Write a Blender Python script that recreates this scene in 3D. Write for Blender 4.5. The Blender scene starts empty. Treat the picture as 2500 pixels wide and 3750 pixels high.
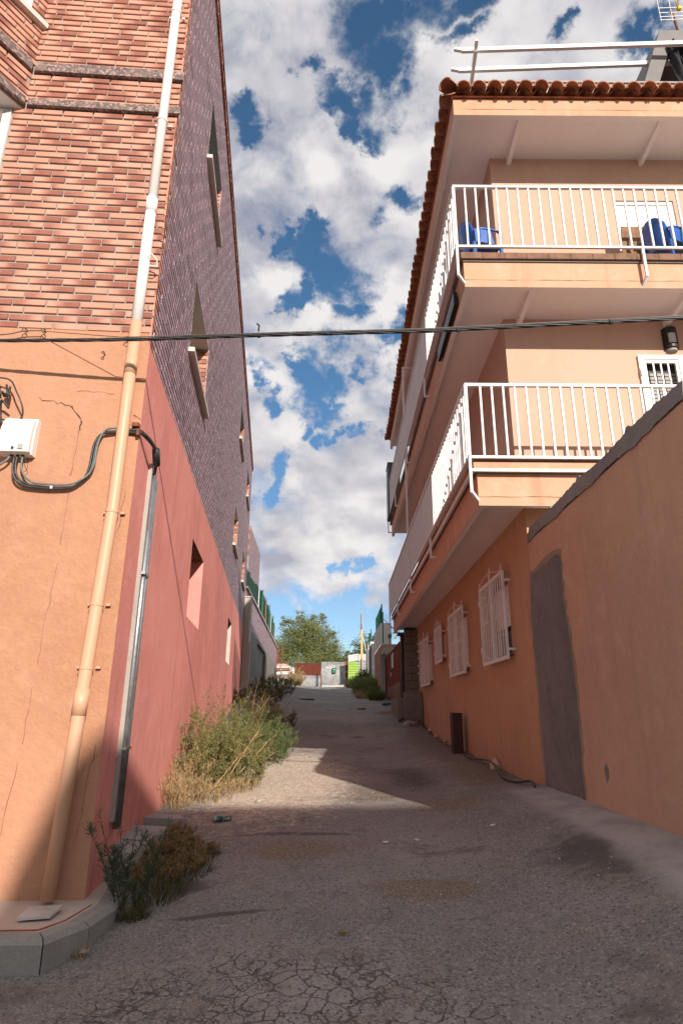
import bpy, math, random
from math import sin, cos, pi, radians, sqrt
from mathutils import Vector, Matrix, noise as mnoise

random.seed(11)
scene = bpy.context.scene
COL = scene.collection

# ------------------------------------------------------------------ camera
# World origin = the photographer's eye; x right, y up the alley, z up.
cam_d = bpy.data.cameras.new("camera")
cam = bpy.data.objects.new("camera", cam_d)
COL.objects.link(cam)
TH, RO = radians(18.034), radians(0.444)
R0 = Vector((1, 0, 0)); U0 = Vector((0, -sin(TH), cos(TH))); F0 = Vector((0, cos(TH), sin(TH)))
RX = R0 * cos(RO) + U0 * sin(RO); UX = U0 * cos(RO) - R0 * sin(RO)
cam.matrix_world = Matrix(((RX.x, UX.x, -F0.x, 0), (RX.y, UX.y, -F0.y, 0), (RX.z, UX.z, -F0.z, 0), (0, 0, 0, 1)))
cam_d.sensor_fit = 'VERTICAL'; cam_d.sensor_height = 36.0; cam_d.sensor_width = 24.0
cam_d.lens = 2273.35 / 3750 * 36
cam_d.clip_start = 0.05; cam_d.clip_end = 3000
scene.camera = cam

# ------------------------------------------------------------------ light
SUN_DIR = Vector((-.41, 1, -.46)).normalized()          # direction the light travels
EXPOSURE = 0.55
sun_d = bpy.data.lights.new("sun", 'SUN'); sun_d.energy = 4.6; sun_d.angle = radians(0.53)
sun_d.color = (1.0, .90, .80)
sun = bpy.data.objects.new("sun", sun_d); COL.objects.link(sun)
sun.rotation_euler = SUN_DIR.to_track_quat('-Z', 'Y').to_euler()
sun.location = (8, -12, 14)
scene.view_settings.view_transform = 'Standard'; scene.view_settings.look = 'None'
scene.view_settings.gamma = 1.0; scene.view_settings.exposure = EXPOSURE
scene.view_settings.use_curve_mapping = False
scene.render.film_transparent = False
scene.cycles.max_bounces = 8; scene.cycles.diffuse_bounces = 5
scene.cycles.use_denoising = True

# ------------------------------------------------------------------ node helpers
class NT:
    def __init__(s, nt): s.nt = nt
    def n(s, t, **kw):
        nd = s.nt.nodes.new(t)
        for k, v in kw.items(): setattr(nd, k, v)
        return nd
    def put(s, inp, v):
        if isinstance(v, bpy.types.NodeSocket): s.nt.links.new(v, inp)
        elif isinstance(v, (tuple, list)):
            if len(inp.default_value) == 4 and len(v) == 3: v = (*v, 1)
            inp.default_value = v
        else: inp.default_value = v
    def math(s, op, a, b=None, c=None, clamp=False):
        nd = s.n('ShaderNodeMath', operation=op); nd.use_clamp = clamp
        for i, v in enumerate((a, b, c)):
            if v is not None: s.put(nd.inputs[i], v)
        return nd.outputs[0]
    def vec(s, op, a, b=None):
        nd = s.n('ShaderNodeVectorMath', operation=op)
        s.put(nd.inputs[0], a)
        if b is not None:
            s.put(nd.inputs[3 if op == 'SCALE' else 1], b)
        return nd.outputs[1 if op in ('LENGTH', 'DISTANCE', 'DOT_PRODUCT') else 0]
    def mix(s, f, a, b, mode='MIX'):
        nd = s.n('ShaderNodeMix', data_type='RGBA', blend_type=mode)
        nd.clamp_factor = True
        s.put(nd.inputs[0], f); s.put(nd.inputs[6], a); s.put(nd.inputs[7], b)
        return nd.outputs[2]
    def noise(s, v, sc, detail=4, rough=.55, dist=0, out=0):
        nd = s.n('ShaderNodeTexNoise'); s.put(nd.inputs['Vector'], v)
        nd.inputs['Scale'].default_value = sc; nd.inputs['Detail'].default_value = detail
        nd.inputs['Roughness'].default_value = rough; nd.inputs['Distortion'].default_value = dist
        return nd.outputs[out]
    def voro(s, v, sc, feature='F1', out=0, rnd=1.0):
        nd = s.n('ShaderNodeTexVoronoi', feature=feature); s.put(nd.inputs['Vector'], v)
        nd.inputs['Scale'].default_value = sc; nd.inputs['Randomness'].default_value = rnd
        return nd.outputs[out]
    def ss(s, x, a, b, lo=0.0, hi=1.0):
        nd = s.n('ShaderNodeMapRange', interpolation_type='SMOOTHSTEP')
        s.put(nd.inputs[0], x); nd.inputs[1].default_value = a; nd.inputs[2].default_value = b
        nd.inputs[3].default_value = lo; nd.inputs[4].default_value = hi
        return nd.outputs[0]
    def lin(s, x, a, b, lo=0.0, hi=1.0):
        nd = s.n('ShaderNodeMapRange'); s.put(nd.inputs[0], x)
        nd.inputs[1].default_value = a; nd.inputs[2].default_value = b
        nd.inputs[3].default_value = lo; nd.inputs[4].default_value = hi
        return nd.outputs[0]
    def sep(s, v):
        nd = s.n('ShaderNodeSeparateXYZ'); s.put(nd.inputs[0], v); return nd.outputs
    def comb(s, x, y, z):
        nd = s.n('ShaderNodeCombineXYZ'); s.put(nd.inputs[0], x); s.put(nd.inputs[1], y); s.put(nd.inputs[2], z)
        return nd.outputs[0]

# ------------------------------------------------------------------ sky (world)
GAPS = [(0.07,.576,.05,.043),(.066,.613,.036,.032),(.012,.676,.038,.037),(-.045,.632,.016,.015),(.026,.718,.021,.021),(-.169,.708,.023,.023),(-.159,.765,.021,.022),(.116,.861,.029,.033),(-.11,.944,.018,.022),(-.055,1.049,.055,.071),(-.117,1.125,.026,.036),(-.012,1.152,.036,.05),(-.047,.936,.023,.028),(.123,1.178,.036,.052),(.087,1.29,.039,.059),(-.216,1.399,.026,.043),(-.07,1.41,.052,.084),(-.015,1.449,.043,.071),(-.102,1.347,.024,.038),(-.062,1.599,.029,.053),(-.004,1.706,.029,.056),(.064,1.667,.02,.038),(.028,1.751,.021,.041),(-.249,1.876,.035,.072),(-.294,1.914,.027,.057),(.03,2.78,.034,.09),(-.03,3.75,.145,.40),(-.214,3.54,.14,.449),(-.414,3.841,.117,.412),(.125,3.418,.09,.293),(.414,.567,.028,.025),(.278,.594,.016,.015),(.134,.568,.032,.028),(.139,.622,.019,.018),(.152,4.185,.163,.596)]
LUMPS = [(-.027,.793,.067,.07),(-.104,.661,.051,.048),(-.013,.624,.023,.021),(.106,.772,.053,.055),(.082,1.094,.04,.054),(-.14,1.035,.033,.043),(-.097,1.226,.037,.055),(.054,1.428,.049,.08),(-.182,1.615,.055,.097),(-.188,1.999,.056,.119),(.042,2.25,.145,.314),(-.115,2.566,.152,.363),(-.13,2.963,.093,.264),(-.359,3.276,.058,.186),(.059,3.132,.07,.212),(-.239,3.327,.037,.122),(.201,.613,.048,.044),(.323,.59,.043,.038),(-.03,.579,.033,.028),(0.0,3.05,.12,.15),(-.12,3.2,.10,.14)]
DARKS = [(.019,2.106,.147,.3),(-.223,2.444,.123,.289),(-.118,.803,.05,.053),(.033,.844,.052,.057),(-.156,.933,.051,.06),(-.031,.596,.04,.036),(.321,.583,.046,.041)]
SKY_STRENGTH = 0.12
def make_world():
    w = bpy.data.worlds.new("World"); scene.world = w; w.use_nodes = True
    nt = w.node_tree; nt.nodes.clear(); T = NT(nt)
    d = T.vec('NORMALIZE', T.n('ShaderNodeTexCoord').outputs['Generated'])
    sx, sy, sz = T.sep(d)
    sky = T.n('ShaderNodeTexSky'); sky.sky_type = 'NISHITA'; sky.sun_disc = False
    sky.sun_elevation = math.asin(-SUN_DIR.z); sky.sun_rotation = math.atan2(-SUN_DIR.x, -SUN_DIR.y)
    sky.air_density = 1.0; sky.dust_density = .6; sky.ozone_density = 2.2; sky.altitude = 600
    den = T.math('ADD', T.math('MAXIMUM', sz, 0.0), .12)
    q = T.comb(T.math('DIVIDE', sx, den), T.math('DIVIDE', sy, den), 0.0)
    # ragged edges: shift the lookup by noise
    wob = T.noise(d, 7.0, 7, .62, 0, 1)
    wob = T.vec('SCALE', T.vec('SUBTRACT', wob, (.5, .5, .5)), 1.0)
    wx, wy, wz = T.sep(wob)
    qs = T.math('MULTIPLY', T.math('POWER', T.math('MULTIPLY', T.vec('LENGTH', q), 1.0), 1.0), .40)
    q = T.vec('ADD', q, T.comb(T.math('MULTIPLY', wx, qs), T.math('MULTIPLY', wy, T.math('MULTIPLY', qs, 1.6)), 0.0))
    def blobs(lst, wide):
        tot = None
        for (cx, cy, rx, ry) in lst:
            l = T.vec('LENGTH', T.vec('MULTIPLY', T.vec('SUBTRACT', q, (cx, cy, 0)), (1 / rx, 1 / ry, 0)))
            g = T.ss(l, 0.0, wide, 1.0, 0.0)
            tot = g if tot is None else T.math('MAXIMUM', tot, g)
        return tot
    gap = blobs(GAPS, 2.3); lump = blobs(LUMPS, 1.9); dark = blobs(DARKS, 1.9)
    dn = T.vec('SCALE', T.vec('MULTIPLY', d, (1.0, 1.0, 1.5)), T.math('SUBTRACT', 1.75, T.math('MULTIPLY', T.math('MAXIMUM', sz, 0.0), .9)))
    big = T.noise(dn, 3.2, 3, .5)
    fine = T.noise(dn, 10.0, 9, .6, .25)
    tow = T.vec('ADD', dn, tuple(v * .02 for v in (-SUN_DIR)))
    soft = T.noise(dn, 6.5, 3, .5, .2); soft2 = T.noise(T.vec('ADD', dn, tuple(v * .05 for v in (-SUN_DIR))), 6.5, 3, .5, .2)
    cov = T.math('ADD', T.math('MULTIPLY', T.math('SUBTRACT', big, .5), .55), T.math('MULTIPLY', T.math('SUBTRACT', fine, .5), 1.25))
    cov = T.math('ADD', cov, .28)
    cov = T.math('SUBTRACT', cov, T.math('MULTIPLY', gap, .76))
    cov = T.math('ADD', cov, T.math('MULTIPLY', lump, .26))
    # clearer air near the horizon
    cov = T.math('SUBTRACT', cov, T.ss(sz, .17, .06, 0.0, .35))
    alpha = T.ss(cov, -.30, .42)
    lit = T.math('ADD', T.math('MULTIPLY', T.math('SUBTRACT', soft, soft2), 2.2), T.math('MULTIPLY', T.math('SUBTRACT', fine, .5), .55))
    tone = T.math('ADD', T.math('ADD', .60, lit), T.math('MULTIPLY', T.math('SUBTRACT', big, .5), .8))
    tone = T.math('ADD', tone, T.math('MULTIPLY', T.math('SUBTRACT', T.noise(dn, 4.5, 4, .5), .5), 1.2))
    tone = T.math('ADD', tone, T.math('MULTIPLY', lump, .22))
    tone = T.math('SUBTRACT', tone, T.math('MULTIPLY', dark, .5), clamp=True)
    cc = T.mix(tone, (.30, .30, .35), (.60, .58, .575))
    skyc = T.mix(1.0, sky.outputs[0], T.mix(T.ss(sz, .05, .6), (.62, .66, .70), (.52, .74, .80)), 'MULTIPLY')
    bg1 = T.n('ShaderNodeBackground'); T.put(bg1.inputs[0], skyc); bg1.inputs[1].default_value = SKY_STRENGTH
    bg2 = T.n('ShaderNodeBackground'); T.put(bg2.inputs[0], cc); bg2.inputs[1].default_value = 1.0
    mx = T.n('ShaderNodeMixShader'); T.put(mx.inputs[0], alpha)
    nt.links.new(bg1.outputs[0], mx.inputs[1]); nt.links.new(bg2.outputs[0], mx.inputs[2])
    out = T.n('ShaderNodeOutputWorld'); nt.links.new(mx.outputs[0], out.inputs[0])
    w.cycles.sampling_method = 'MANUAL'; w.cycles.sample_map_resolution = 512
make_world()

# ------------------------------------------------------------------ materials
MATS = {}
def mat(name, fn):
    m = bpy.data.materials.new(name); m.use_nodes = True
    nt = m.node_tree; nt.nodes.clear(); T = NT(nt)
    b = T.n('ShaderNodeBsdfPrincipled'); o = T.n('ShaderNodeOutputMaterial')
    nt.links.new(b.outputs[0], o.inputs[0])
    T.b = b; T.o = o
    T.P = T.n('ShaderNodeNewGeometry').outputs['Position']
    b.inputs['Specular IOR Level'].default_value = .35
    fn(T)
    MATS[name] = m
    return m
def bump(T, h, strength=.5, dist=.01):
    bn = T.n('ShaderNodeBump'); bn.inputs['Strength'].default_value = strength; bn.inputs['Distance'].default_value = dist
    T.put(bn.inputs['Height'], h); T.nt.links.new(bn.outputs[0], T.b.inputs['Normal'])
def plaster(name, c, c2, c3=None, rough_sc=38, bs=.5, stain=.5, bd=.012, grain=.3):
    def f(T):
        big = T.noise(T.P, .7, 5, .6); mid = T.noise(T.P, 4.5, 6, .62); fi = T.noise(T.P, rough_sc, 5, .65)
        streak = T.noise(T.vec('MULTIPLY', T.P, (7, 7, .7)), 1.0, 5, .6)
        col = T.mix(T.ss(big, .38, .66), c, c2)
        col = T.mix(T.math('MULTIPLY', T.ss(mid, .5, .72), .55), col, c3 or c2)
        col = T.mix(T.math('MULTIPLY', T.ss(streak, .52, .75), stain * .5), col, tuple(v * .62 for v in c))
        col = T.mix(T.math('MULTIPLY', T.ss(fi, .3, .75), grain), col, tuple(min(1, v * 1.18) for v in c))
        T.put(T.b.inputs['Base Color'], col); T.b.inputs['Roughness'].default_value = .9
        h = T.math('ADD', T.math('MULTIPLY', mid, .5), T.math('MULTIPLY', fi, .6))
        bump(T, h, bs, bd)
    return mat(name, f)
plaster('orange_plaster', (.42, .215, .13), (.36, .178, .103), (.46, .248, .16), 20, .65, .5, .024, .3)
plaster('red_plaster', (.76, .295, .245), (.64, .23, .195), (.82, .39, .33), 45, .5, 1.2, .012, .25)
plaster('lower_orange', (.49, .295, .182), (.42, .245, .148), (.53, .33, .215), 40, .45, .9, .015, .3)
plaster('yard_orange', (.56, .35, .245), (.48, .295, .20), (.60, .39, .28), 40, .45, .9, .015, .3)
plaster('peach_plaster', (.545, .35, .262), (.51, .32, .232), (.57, .375, .29), 60, .25, .25, .008, .15)
plaster('fascia_orange', (.56, .315, .205), (.51, .27, .165), (.60, .39, .295), 50, .4, 1.0, .012, .2)
plaster('soffit_paint', (.83, .79, .77), (.80, .76, .735), (.84, .80, .785), 70, .2, .15, .006, .1)
plaster('white_plaster', (.62, .60, .57), (.55, .53, .50), (.66, .64, .61), 50, .35, .6, .012, .15)
plaster('concrete', (.34, .32, .29), (.27, .255, .235), (.40, .38, .345), 40, .6, .9, .015, .35)
plaster('shaded_concrete', (.235, .222, .21), (.175, .165, .158), (.28, .265, .25), 40, .6, 1.4, .015, .35)  # concrete darkened to imitate the right house's shadow on the retaining wall
plaster('pale_concrete', (.48, .44, .39), (.40, .365, .325), (.52, .48, .43), 40, .6, .8, .015, .35)
plaster('dark_concrete', (.19, .172, .15), (.14, .127, .112), (.24, .22, .195), 35, .7, 1.0, .018, .4)
plaster('cement', (.205, .195, .187), (.135, .127, .121), (.08, .074, .07), 30, .6, 1.8, .012, .45)
plaster('cap_cement', (.235, .225, .215), (.18, .172, .165), (.30, .29, .28), 30, .9, .5, .02, .4)
plaster('kerb_concrete', (.27, .255, .235), (.19, .185, .172), (.34, .32, .295), 90, .9, 1.2, .008, .8)
plaster('sidewalk_screed', (.46, .37, .31), (.40, .31, .26), (.50, .42, .36), 60, .4, .4, .006, .3)
plaster('mortar', (.31, .262, .222), (.26, .217, .185), (.35, .30, .26), 60, .9, .2, .012, .4)
plaster('dark_mortar', (.055, .042, .042), (.04, .03, .03), None, 60, .6, .1, .01, .2)
plaster('salmon_wall', (.40, .175, .115), (.34, .145, .095), (.44, .21, .14), 50, .4, .6, .012, .2)
plaster('cornice_tan', (.40, .33, .25), (.34, .275, .205), None, 50, .4, .6, .012, .2)

def brick_col(T):
    uv = T.sep(T.n('ShaderNodeUVMap').outputs[0]); u, v = uv[0], uv[1]
    wn = T.n('ShaderNodeTexWhiteNoise', noise_dimensions='1D'); T.put(wn.inputs['W'], T.math('MULTIPLY', v, 517.3))
    r = T.sep(wn.outputs['Color'])
    flip = T.math('GREATER_THAN', r[0], .42)
    uu = T.math('ADD', T.math('MULTIPLY', flip, u), T.math('MULTIPLY', T.math('SUBTRACT', 1.0, flip), T.math('SUBTRACT', 1.0, u)))
    uu = T.math('ADD', uu, T.math('MULTIPLY', T.math('SUBTRACT', T.noise(T.P, 9, 4, .6), .5), .35))
    st = T.math('ADD', .04, T.math('MULTIPLY', r[1], .70))
    dark = T.math('MULTIPLY', T.ss(T.math('SUBTRACT', uu, st), -.12, .42), T.ss(r[2], .05, .35))
    return dark, r
def f_brick(T):
    dark, r = brick_col(T)
    lt = T.mix(r[2], (.50, .238, .165), (.55, .285, .205))
    col = T.mix(T.math('MULTIPLY', dark, .88), lt, (.20, .06, .042))
    fi = T.noise(T.P, 120, 3, .6)
    col = T.mix(T.math('MULTIPLY', T.ss(fi, .5, .85), .12), col, (.60, .36, .26))
    T.put(T.b.inputs['Base Color'], col); T.b.inputs['Roughness'].default_value = .75
    bump(T, fi, .25, .004)
mat('brick', f_brick)
def f_glazed(T):
    uv = T.sep(T.n('ShaderNodeUVMap').outputs[0])
    wn = T.n('ShaderNodeTexWhiteNoise', noise_dimensions='1D'); T.put(wn.inputs['W'], T.math('MULTIPLY', uv[1], 517.3))
    r = T.sep(wn.outputs['Color'])
    col = T.mix(r[0], (.335, .22, .255), (.41, .28, .305))
    col = T.mix(T.ss(r[1], .7, 1.0), col, (.22, .14, .16))
    n = T.noise(T.P, 2.0, 5, .6)
    col = T.mix(T.math('MULTIPLY', T.ss(n, .5, .75), .4), col, (.42, .32, .315))
    # raw clay shows on the short ends of each slip
    ends = T.math('MAXIMUM', T.ss(uv[0], .035, .0), T.ss(uv[0], .965, 1.0))
    col = T.mix(T.math('MULTIPLY', ends, .45), col, (.58, .42, .40))
    T.put(T.b.inputs['Base Color'], col)
    T.put(T.b.inputs['Roughness'], T.lin(T.noise(T.P, 30, 3, .5), .3, .7, .36, .6))
    T.b.inputs['Specular IOR Level'].default_value = .5
mat('glazed_brick', f_glazed)
def f_granite(T):
    v = T.voro(T.P, 48, 'F1', 1); c = T.sep(v)
    col = T.mix(c[0], (.10, .075, .07), (.20, .145, .13))
    col = T.mix(T.ss(c[1], .6, .95), col, (.36, .25, .215))
    col = T.mix(T.math('MULTIPLY', T.ss(T.noise(T.P, 160, 3, .6), .55, .7), .7), col, (.05, .045, .045))
    T.put(T.b.inputs['Base Color'], col); T.b.inputs['Roughness'].default_value = .4
mat('granite', f_granite)
def simple(name, c, rough=.6, metal=0, var=.15, bs=0.0, sc=8, c2=None, spec=.35):
    def f(T):
        n = T.noise(T.P, sc, 6, .62)
        col = T.mix(T.ss(n, .35, .7), c, c2 or tuple(v * (1 - var * 2) for v in c))
        T.put(T.b.inputs['Base Color'], col); T.b.inputs['Roughness'].default_value = rough
        T.b.inputs['Metallic'].default_value = metal; T.b.inputs['Specular IOR Level'].default_value = spec
        if bs: bump(T, T.noise(T.P, sc * 6, 4, .6), bs, .005)
    return mat(name, f)
def grimy(name, c, dirt, amt, rough=.5, sc=3.0, spec=.35, metal=0):
    def f(T):
        st = T.noise(T.vec('MULTIPLY', T.P, (9, 9, 1.2)), sc * .5, 6, .65); n = T.noise(T.P, sc * 5, 5, .6)
        m = T.math('MULTIPLY', T.math('MAXIMUM', T.ss(st, .5, .78), T.ss(n, .58, .75)), amt)
        T.put(T.b.inputs['Base Color'], T.mix(m, c, dirt)); T.b.inputs['Roughness'].default_value = rough
        T.b.inputs['Specular IOR Level'].default_value = spec; T.b.inputs['Metallic'].default_value = metal
    return mat(name, f)
grimy('white_paint', (.74, .72, .70), (.42, .33, .27), .45, .45)
grimy('rail_white', (.72, .695, .675), (.40, .31, .26), .55, .45)
grimy('white_pvc', (.80, .76, .72), (.55, .46, .40), .35, .35)
grimy('pipe_orange', (.56, .325, .205), (.44, .22, .12), .45, .45)
grimy('box_white', (.78, .74, .70), (.55, .45, .38), .4, .4)
grimy('stone_sill', (.58, .50, .44), (.36, .29, .25), .5, .5)
simple('bright_stone', (.62, .56, .50), .6, 0, .1, .2, 20)
simple('galvanised', (.42, .43, .44), .38, .75, .18, .1, 10)
simple('zinc_sheet', (.40, .41, .41), .5, .35, .15, .1, 3)
simple('rust', (.22, .075, .035), .85, 0, .25, .4, 14, (.12, .04, .022))
simple('rust_sheet', (.17, .048, .028), .8, 0, .2, .2, 4, (.11, .032, .02))
simple('red_sheet', (.21, .036, .026), .6, 0, .2, .1, 5, (.14, .026, .018))
simple('brown_sheet', (.22, .11, .075), .7, 0, .2, .2, 5)
simple('dark_steel', (.035, .022, .02), .5, .2, .3, .2, 12, (.075, .028, .02))
simple('black_rubber', (.02, .02, .02), .5, 0, .2)
simple('cable_black', (.028, .028, .03), .42, 0, .3, 0, 30, (.05, .05, .052))
simple('cable_grey', (.16, .185, .175), .55, 0, .2, 0, 30)
simple('steel_wire', (.16, .14, .12), .5, .4)
simple('black_cloth', (.016, .017, .02), .75, 0, .2, .3, 10)
simple('grey_paint', (.30, .285, .28), .6, 0, .1, 0, 2)
simple('hut_grey', (.17, .162, .16), .6, 0, .1, 0, 2)
simple('slate_box', (.10, .115, .13), .5, 0, .1, 0, 2)
simple('lamp_black', (.02, .018, .018), .4)
simple('lamp_glass', (.55, .53, .50), .3)
simple('blue_plastic', (.014, .11, .42), .32, 0, .1, 0, 3, (.012, .085, .34), .5)
simple('green_plastic', (.10, .33, .30), .4, 0, .05)
simple('wood_brown', (.26, .13, .06), .7, 0, .2, .2, 12)
simple('wood_grey', (.34, .29, .24), .8, 0, .2, .3, 12)
simple('roof_clay', (.42, .175, .095), .9, 0, .25, .5, 7, (.25, .085, .045))
simple('floor_clay', (.22, .12, .075), .8, 0, .2, .3, 9)
simple('green_fence', (.02, .15, .085), .5, 0, .2)
simple('shade_net', (.010, .062, .048), .8, 0, .2, .5, 30)
simple('lime_sheet', (.24, .38, .06), .5, 0, .1)
simple('grey_door', (.27, .28, .28), .6, 0, .15)
simple('dark_wall', (.075, .075, .08), .85, 0, .2, .3, 4)
simple('white_slat', (.52, .51, .50), .55, 0, .08)
simple('yellow_paint', (.72, .45, .03), .5, 0, .12)
simple('grey_pole', (.36, .36, .35), .6, 0, .15)
simple('mail_green', (.012, .16, .085), .45)
simple('paper', (.66, .64, .60), .8, 0, .05)
simple('bark', (.11, .08, .055), .9, 0, .2, .6, 12)
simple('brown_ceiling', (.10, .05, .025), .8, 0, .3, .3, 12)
simple('stone', (.36, .32, .275), .9, 0, .2, .5, 9)
simple('teal_panel', (.24, .30, .325), .6, 0, .06)
simple('beige_panel', (.68, .62, .56), .7, 0, .06)
simple('red_paint_line', (.33, .075, .065), .8, 0, .2)
simple('can_green', (.02, .075, .07), .35, .3, .2, 0, 22, (.36, .38, .37))
simple('ceramic', (.55, .52, .49), .3, 0, .12)
simple('crack', (.10, .05, .03), .95)
simple('blue_rag', (.03, .13, .22), .8)
simple('brown_label', (.35, .33, .31), .6)
def f_glass(T):
    T.put(T.b.inputs['Base Color'], (.05, .06, .06)); T.b.inputs['Roughness'].default_value = .08
    T.b.inputs['Specular IOR Level'].default_value = .7
mat('window_glass', f_glass)
def leafmat(name, c1, c2, c3, trans=.3):
    def f(T):
        uv = T.sep(T.n('ShaderNodeUVMap').outputs[0])
        wn = T.n('ShaderNodeTexWhiteNoise', noise_dimensions='1D'); T.put(wn.inputs['W'], T.math('MULTIPLY', uv[1], 331.7))
        r = T.sep(wn.outputs['Color'])
        col = T.mix(r[0], c1, c2); col = T.mix(T.ss(r[1], .72, 1.0), col, c3)
        T.put(T.b.inputs['Base Color'], col); T.b.inputs['Roughness'].default_value = .6
        T.b.inputs['Specular IOR Level'].default_value = .25
        tr = T.n('ShaderNodeBsdfTranslucent'); T.put(tr.inputs[0], col)
        mx = T.n('ShaderNodeMixShader'); mx.inputs[0].default_value = trans
        T.nt.links.new(T.b.outputs[0], mx.inputs[1]); T.nt.links.new(tr.outputs[0], mx.inputs[2])
        T.nt.links.new(mx.outputs[0], T.o.inputs[0])
    return mat(name, f)
leafmat('tree_leaf', (.155, .185, .06), (.22, .24, .09), (.30, .30, .15))
leafmat('tree_leaf_dark', (.075, .105, .03), (.115, .145, .045), (.17, .19, .07))
leafmat('olive_leaf', (.135, .16, .05), (.19, .205, .07), (.29, .25, .115))
leafmat('fennel_leaf', (.10, .145, .05), (.145, .19, .07), (.21, .225, .10))
leafmat('dry_leaf', (.36, .255, .125), (.46, .34, .18), (.24, .18, .085))
leafmat('brown_leaf', (.27, .185, .09), (.38, .26, .13), (.17, .165, .075))
leafmat('fleabane_leaf', (.06, .09, .045), (.09, .12, .065), (.16, .165, .11))
leafmat('dark_weed', (.075, .075, .028), (.11, .10, .04), (.20, .15, .06))
leafmat('grass_leaf', (.11, .155, .045), (.155, .20, .06), (.26, .22, .09))
leafmat('straw_leaf', (.48, .33, .16), (.58, .42, .22), (.36, .24, .11))

def f_road(T):
    P = T.P; x, y, z = T.sep(P)
    p2 = T.comb(x, y, 0.0)
    big = T.noise(p2, .55, 5, .6); mid = T.noise(p2, 2.6, 6, .65); fi = T.noise(p2, 26, 5, .7)
    agg = T.voro(p2, 95, 'F1', 1); ag = T.sep(agg)
    aggd = T.voro(p2, 95, 'F1', 0)
    col = T.mix(T.ss(big, .40, .60), (.178, .165, .157), (.285, .262, .245))
    col = T.mix(T.math('MULTIPLY', T.ss(mid, .42, .62), .5), col, (.225, .205, .19))
    # exposed aggregate
    col = T.mix(T.math('MULTIPLY', T.ss(ag[0], .66, 1.0), .62), col, (.36, .33, .31))
    col = T.mix(T.math('MULTIPLY', T.ss(ag[1], .74, 1.0), .75), col, (.06, .052, .05))
    col = T.mix(T.math('MULTIPLY', T.ss(fi, .48, .72), .4), col, (.33, .295, .26))
    # brown earth washed over the surface
    earth = T.math('MULTIPLY', T.ss(mid, .50, .68), T.ss(T.noise(p2, .9, 4, .6), .44, .62))
    edge_n = T.noise(p2, 11, 6, .65)
    def disc(cx, cy, rx, ry, edge=.45):
        l = T.vec('LENGTH', T.vec('MULTIPLY', T.vec('SUBTRACT', p2, (cx, cy, 0)), (1 / rx, 1 / ry, 0)))
        l = T.math('ADD', l, T.math('ADD', T.math('MULTIPLY', T.math('SUBTRACT', mid, .5), .7), T.math('MULTIPLY', T.math('SUBTRACT', edge_n, .5), 1.1)))
        return T.ss(l, 1.0, 1.0 - edge, 0.0, 1.0)
    e2 = disc(.55, 4.36, .40, .19, .16)
    e3 = disc(-.32, 5.15, .40, .28, .25)
    e4 = T.math('MAXIMUM', disc(.35, 7.4, .5, .5, .5), disc(1.1, 6.6, .45, .5, .5))
    e2 = T.math('MAXIMUM', e2, e4)
    earth = T.math('MAXIMUM', earth, T.math('MAXIMUM', e2, e3))
    col = T.mix(T.math('MULTIPLY', earth, .75), col, T.mix(T.ss(ag[2], .4, .95), (.155, .112, .076), (.30, .24, .18)))
    # oily dark stains
    dk = T.math('MAXIMUM', disc(1.75, 4.35, .55, .75, .6), T.math('MAXIMUM', disc(.95, 8.9, .45, 1.9, .8), T.math('MAXIMUM', disc(-.4, 5.62, .7, .07, .6), T.math('MAXIMUM', disc(-.68, 4.08, .42, .035, .5), disc(-1.0, 4.55, .25, .16, .6)))))
    dk = T.math('MAXIMUM', dk, T.math('MULTIPLY', T.ss(T.noise(p2, 1.1, 8, .74), .52, .66), .8))
    col = T.mix(T.math('MULTIPLY', dk, .78), col, (.07, .06, .054))
    # crazed, alligator-cracked patch near the street
    wob = T.vec('ADD', p2, T.vec('SCALE', T.vec('SUBTRACT', T.noise(p2, 6, 4, .6, 0, 1), (.5, .5, .5)), .12))
    cr = T.voro(wob, 10.5, 'DISTANCE_TO_EDGE')
    cr2 = T.voro(wob, 24.0, 'DISTANCE_TO_EDGE')
    zone = disc(-.28, 3.05, 1.1, .72, .45)
    crack = T.math('MULTIPLY', T.math('MAXIMUM', T.ss(cr, .045, .010), T.math('MULTIPLY', T.ss(cr2, .05, .01), T.ss(mid, .45, .6))), zone)
    crack = T.math('MULTIPLY', crack, T.ss(T.noise(p2, 4, 5, .65), .36, .54))
    fw = T.vec('ADD', p2, T.vec('SCALE', T.vec('SUBTRACT', T.noise(p2, 2.2, 5, .65, 0, 1), (.5, .5, .5)), .5))
    fc = T.math('MULTIPLY', T.ss(T.voro(fw, .75, 'DISTANCE_TO_EDGE'), .012, .003), T.ss(T.noise(p2, .8, 3, .5), .48, .62))
    crack = T.math('MAXIMUM', crack, T.math('MULTIPLY', fc, .25))
    col = T.mix(T.math('MULTIPLY', crack, .66), col, (.045, .038, .034))
    # pale sandy gravel where the tarmac has worn away on the sunny side
    pale = disc(-.75, 9.0, 1.15, 3.6, .5)
    pc = T.mix(T.ss(T.sep(T.voro(p2, 40, 'F1', 1))[0], .2, .9), (.44, .36, .285), (.64, .54, .43))
    col = T.mix(T.math('MULTIPLY', pale, T.ss(fi, .25, .5, .7, 1.0)), col, pc)
    # cement fillet against the right-hand wall
    fil = T.math('MULTIPLY', T.ss(T.math('ADD', x, T.math('MULTIPLY', T.math('SUBTRACT', mid, .5), .35)), 1.62, 1.78), T.ss(y, 7.2, 6.6))
    col = T.mix(T.math('MULTIPLY', fil, .9), col, T.mix(T.ss(mid, .4, .65), (.40, .37, .35), (.30, .275, .26)))
    # dirt verge along the right wall further up
    ver = T.math('MULTIPLY', T.ss(T.math('ADD', x, T.math('MULTIPLY', T.math('SUBTRACT', mid, .5), .9)), 1.2, 1.75), T.ss(y, 6.8, 8.0))
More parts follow.
